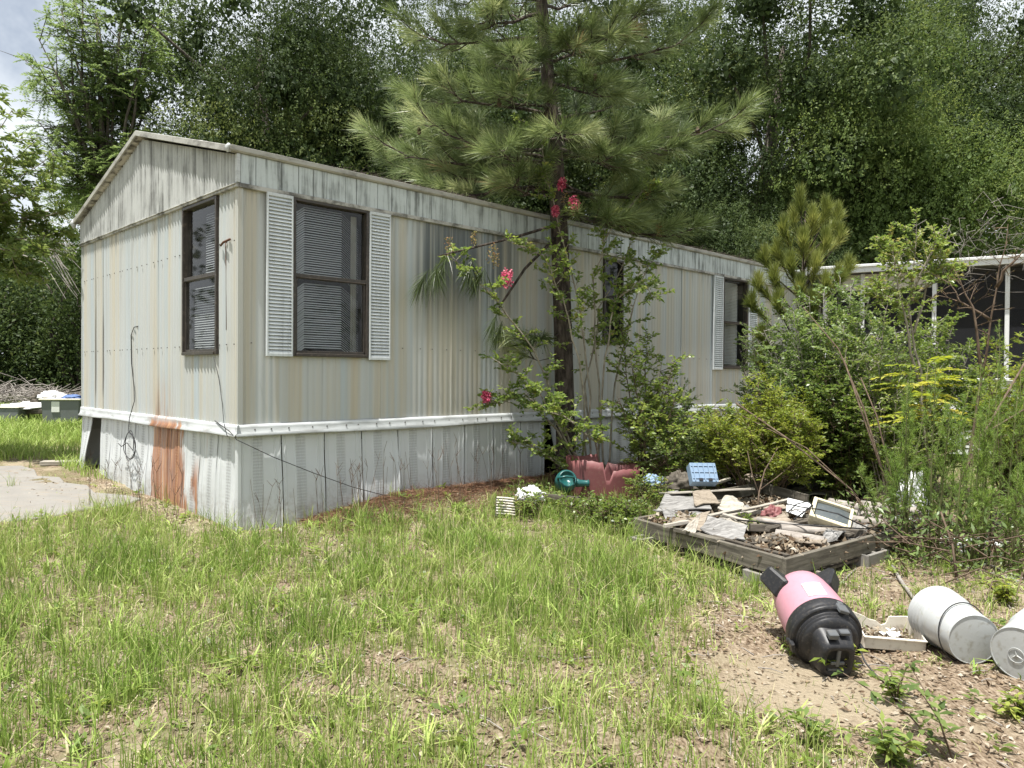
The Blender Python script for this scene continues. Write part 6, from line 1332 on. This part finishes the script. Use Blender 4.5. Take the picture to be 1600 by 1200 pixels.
def blades(nr, x, y, H, W, lean, bend, rnd):
    n = len(x); z = ground_z(x, y)-.01; a = nr.uniform(0, 2*math.pi, n); d = np.stack([np.cos(a), np.sin(a), np.zeros(n)], 1); b = nr.uniform(0, 2*math.pi, n); s = np.stack([np.cos(b), np.sin(b), np.zeros(n)], 1)*(W[:, None]/2)
    p0 = np.stack([x, y, z], 1); h = H[:, None]; up = np.array([0, 0, 1.])
    p1 = p0+up*h*.5+d*h*(lean[:, None]*.4); p2 = p0+up*h*(1-.35*bend[:, None])+d*h*(lean+bend*.55)[:, None]
    pm = p0*.1+p1*.25+p2*.65+up*h*.04*bend[:, None]
    V = np.stack([p0-s, p0+s, p1+s*.85, p1-s*.85, pm+s*.6, pm-s*.6, p2], 1).reshape(-1, 3); base = np.arange(n)[:, None]*7
    Q = np.concatenate([base+np.array([[0, 1, 2, 3]]), base+np.array([[3, 2, 4, 5]])]); T = base+np.array([[5, 4, 6]])
    return V, Q, T, np.repeat(rnd, 7)
def grass_mat():
    g = NG('grass_blade'); r = g.attr('rnd'); c = g.ramp(r, [(0, (.090, .150, .028)), (.35, (.215, .325, .058)), (.7, (.37, .47, .12)), (.88, (.38, .42, .15)), (.90, (.46, .40, .21)), (1, (.58, .51, .32))])
    g.fin(c, .5, .25); t = g.n('ShaderNodeBsdfTranslucent'); g.l(c, t.inputs['Color']); mx = g.n('ShaderNodeMixShader'); mx.inputs[0].default_value = .28; g.l(g.b.outputs[0], mx.inputs[1]); g.l(t.outputs[0], mx.inputs[2]); g.l(mx.outputs[0], g.out.inputs['Surface']); return g.m
M['grass'] = grass_mat()
def make_blades(name, sets):
    V = np.concatenate([s[0] for s in sets]); r = np.concatenate([s[3] for s in sets]); o = 0; Q = []; T = []
    for s in sets: Q.append(s[1]+o); T.append(s[2]+o); o += len(s[0])
    return np_mesh(name, V, [np.concatenate(Q), np.concatenate(T)], M['grass'], None, {'rnd': r}, 'stuff')
nr = np.random.default_rng(90); sets = []
def clumped(n_cl, per, y0, y1, Hr, W0, lean_s, bend_r, spread, tone, pw=.8, straw=.07, gate=.0, powr=1.0, xr=None):
    x, y = wedge(nr, n_cl, y0, y1, pw=pw)
    if xr: k = (x > xr[0]) & (x < xr[1]); x, y = x[k], y[k]
    c, _ = cover(x, y); keep = (nr.random(len(x)) < np.clip(c-gate, 0, 1)**powr) & ~in_frame(x, y); x, y, c = x[keep], y[keep], c[keep]
    m = nr.poisson(per, len(x))+1; hsc = np.repeat(nr.uniform(.6, 1.15, len(x))*(.55+.45*np.clip(c, 0, 1)), m); tn = np.repeat(nr.normal(tone, .15, len(x))+.16*np.sin(x*2.3+1.5*np.sin(y*1.9))*np.sin(y*2.1+x)-.10*(c > .85), m); X = np.repeat(x, m)+nr.normal(0, spread, m.sum()); Y = np.repeat(y, m)+nr.normal(0, spread, m.sum())
    u, v = hloc(X, Y); ok = ~((u > -.02) & (v > -.03) & (v < HW+.1)); X, Y, hsc, tn = X[ok], Y[ok], hsc[ok], tn[ok]; N = len(X)
    H = nr.uniform(*Hr, N)*hsc; rnd = np.clip(tn+nr.normal(0, .16, N), 0, .88); rnd = np.where(nr.random(N) < straw, nr.uniform(.9, 1, N), rnd); W = W0*nr.uniform(.7, 1.3, N)*np.clip(.75+Y*.045, .9, 1.6)
    sets.append(blades(nr, X, Y, H, W, np.abs(nr.normal(0, lean_s, N)), nr.uniform(*bend_r, N), rnd))
clumped(25000, 10, 2.35, 12.5, (.12, .35), .0045, .16, (.05, .55), .030, .50, .85, .10, .10, 1.25)      # tall thin tufts
clumped(22000, 5, 2.35, 12.5, (.04, .13), .0062, .45, (.3, 1.0), .035, .62, .85, .20, -.08)             # low broad blades
clumped(2200, 2.2, 2.35, 9.5, (.28, .46), .0028, .12, (.0, .35), .02, .15, .85, .25, .12)              # dark thin stalks
make_blades('grass', sets)
# rosettes of wide pale blades
sets = []; clumped(2200, 7, 2.3, 8.0, (.10, .20), .012, .65, (.5, 1.1), .018, .74, .8, .05, -.05); make_blades('crabgrass', sets)
# low broad-leaved weeds through the lawn and over the bare soil
n = 5000; x, y = wedge(nr, n, 2.3, 9.0, pw=.8); c, _ = cover(x, y); ok = (nr.random(n) < .35+.4*np.sin(x*3.1+y)*np.sin(y*2.7-x)) & ~in_frame(x, y); u, v = hloc(x, y); ok &= ~((u > -.05) & (v > -.08)) & ~((u > -2.75) & (u < -.35) & (v > 1.7) & (v < 6)); d = np.sqrt(((x-1.45)/.5)**2+((y-3.7)/.42)**2); ok &= d > 1; x, y = x[ok], y[ok]; m = nr.integers(4, 11, len(x)); sc = np.repeat(nr.uniform(.5, 1.3, len(x)), m); tn = np.repeat(nr.uniform(.25, .9, len(x)), m)
X = np.repeat(x, m)+nr.normal(0, .014, m.sum()); Y = np.repeat(y, m)+nr.normal(0, .014, m.sum()); N = len(X); P = np.stack([X, Y, ground_z(X, Y)+nr.random(N)*.05*sc], 1)
foliage('broadleaf_weeds', [leaves(nr, P, nr.normal(size=(N, 3))*np.array([1, 1, 0])+np.array([0, 0, .45]), .055*sc*nr.uniform(.6, 1.2, N), .020*sc, .2, np.clip(tn+nr.normal(0, .1, N), 0, 1), 1.2)], G['shrub'], None, 'stuff')
# field beyond the end wall, grass strip beside slab
sets = []; n = 56000; yy = 9.5+(30-9.5)*nr.random(n)**1.05; xx = yy*nr.uniform(-.80, -.36, n); u, v = hloc(xx, yy); c = .5+.5*np.sin(xx*1.3)*np.sin(yy*1.1+1); ok = ~((u > -.05) & (v > -.1) & (v < HW+.1)) & ~((u > -2.75) & (u < -.25) & (v > 1.6) & (v < 5.9)) & (nr.random(n) < .5+.5*c); xx, yy = xx[ok], yy[ok]; N = len(xx)
sets.append(blades(nr, xx, yy, nr.uniform(.07, .26, N), .012*np.clip(yy/12, .7, 2.2), np.abs(nr.normal(0, .3, N)), nr.uniform(.1, .8, N), np.clip(nr.normal(.62, .16, N), 0, .88)))
make_blades('field_grass', sets)
# seed stalks standing against the skirting
mb = MB(); rg = random.Random(19)
for i in range(95):
    s = rg.random()
    if rg.random() < .7: p = hw(rg.uniform(.0, 3.2), -rg.uniform(.15, .7), 0)
    else: p = hw(-rg.uniform(.2, .7), rg.uniform(0, 2.6), 0)
    p.z = gz(p.x, p.y); h = rg.uniform(.28, .55); t = p+Vector((rg.gauss(0, .06), rg.gauss(0, .06), h)); mb.tube([p, p.lerp(t, .5), t], [.0022, .0018, .0014], 4, caps=False)
    for k in range(rg.choice([0, 2, 2, 3])): a = rg.uniform(0, 6.28); q = t+Vector((math.cos(a)*.05, math.sin(a)*.05, rg.uniform(.05, .12))); mb.tube([t, q], [.0022, .0012], 4, caps=False)
mb.build('seed_stalks', M['stem_brown'], None, kind='stuff')
# dry leaf litter
n = 88000; x, y = wedge(nr, n, 2.3, 9.5, pw=.75); c, _ = cover(x, y); ok = (nr.random(n) < np.clip(1.05-c*.70, .30, 1)) & ~in_frame(x, y); u, v = hloc(x, y); ok &= ~((u > -.1) & (v > -.06)); d = np.sqrt(((x-1.4)/.5)**2+((y-3.7)/.42)**2); ok &= (d > 1) | (nr.random(n) < .35); ok &= ~((u > -2.75) & (u < -.35) & (v > 1.7) & (v < 6)) | (nr.random(n) < .22); x, y = x[ok], y[ok]; N = len(x)
P = np.stack([x, y, ground_z(x, y)+nr.random(N)*.012], 1); D = nr.normal(size=(N, 3))*np.array([1, 1, .22])
foliage('dry_leaf_litter', [leaves(nr, P, D, .032*nr.uniform(.4, 1.5, N), .013*nr.uniform(.5, 1.6, N), .22, np.clip(nr.random(N)**1.1, 0, 1), 1.6)], M['straw'], None, 'stuff')
# rust-coloured pine needles on the mound
n = 26000; uu = nr.uniform(.6, 7.0, n); vv = -np.abs(nr.normal(0, .42, n))-.02; hx = HX+HU.x*uu+HV.x*vv; hy = HY+HU.y*uu+HV.y*vv; P = np.stack([hx, hy, ground_z(hx, hy)+nr.random(n)*.03], 1); D = nr.normal(size=(n, 3))*np.array([1, 1, .2])
foliage('pine_straw', [needles(nr, P, D, .16*nr.uniform(.5, 1.2, n), .0045, nr.random(n), 0, False)], M['needle_brown'], None, 'stuff')
# needles and grit gathered on the roof edge
n = 4200; uu = nr.uniform(1.2, 11, n)**1.0; vv = -.04+np.abs(nr.normal(0, .5, n)); keep = nr.random(n) < (.25+.75*(np.sin(uu*3)+np.sin(uu*7.3)+1.2 > .6)); uu, vv = uu[keep], vv[keep]; n = len(uu); zz = ZE+.05+(PEAK_Z-ZE+.02)*np.clip(vv+.05, 0, 2.4)/2.45
P = np.stack([HX+HU.x*uu+HV.x*vv, HY+HU.y*uu+HV.y*vv, zz+nr.random(n)*.02], 1); foliage('roof_litter', [needles(nr, P, nr.normal(size=(n, 3))*np.array([1, 1, .25]), .15*nr.uniform(.5, 1.2, n), .006, nr.random(n)*.8, 0, False)], M['bark_pine'], None, 'stuff')
# clods and pebbles
n = 2600; rgn = np.random.default_rng(91); y = rgn.uniform(2.4, 7, n); x = rgn.uniform(-.2, 1.1, n)*y; k = rgn.random(n) < sst(x, -.3, 1.2)*.9+.1; x, y = x[k], y[k]; n = len(x); r = .006+.012*rgn.random(n)**3
oc = np.array([[1, 0, 0], [-1, 0, 0], [0, 1, 0], [0, -1, 0], [0, 0, .7], [0, 0, -.7]]); V = (np.stack([x, y, ground_z(x, y)+r*.2], 1)[:, None]+oc[None]*r[:, None, None]*rgn.uniform(.6, 1.3, (n, 6, 1))).reshape(-1, 3)
F = (np.arange(n)[:, None, None]*6+np.array([[0, 2, 4], [2, 1, 4], [1, 3, 4], [3, 0, 4], [2, 0, 5], [1, 2, 5], [3, 1, 5], [0, 3, 5]])[None]).reshape(-1, 3)
np_mesh('soil_clods', V, [F], plain('clod', (.25, .185, .12), .95, .25), None, None, 'stuff')
# a few sticks and pale chips
mb = MB(); rg = random.Random(44)
for i in range(260):
    y = rg.uniform(2.5, 7.5); x = rg.uniform(-.3, .75)*y; z = gz(x, y)+.008; a = rg.uniform(0, 6.28); L = rg.uniform(.05, .22); mb.tube([(x, y, z), (x+math.cos(a)*L*.5, y+math.sin(a)*L*.5, z+.008), (x+math.cos(a)*L, y+math.sin(a)*L, z)], [.003, .0028, .0015], 4, caps=False)
mb.build('small_twigs', M['twig_grey'], None, kind='stuff')
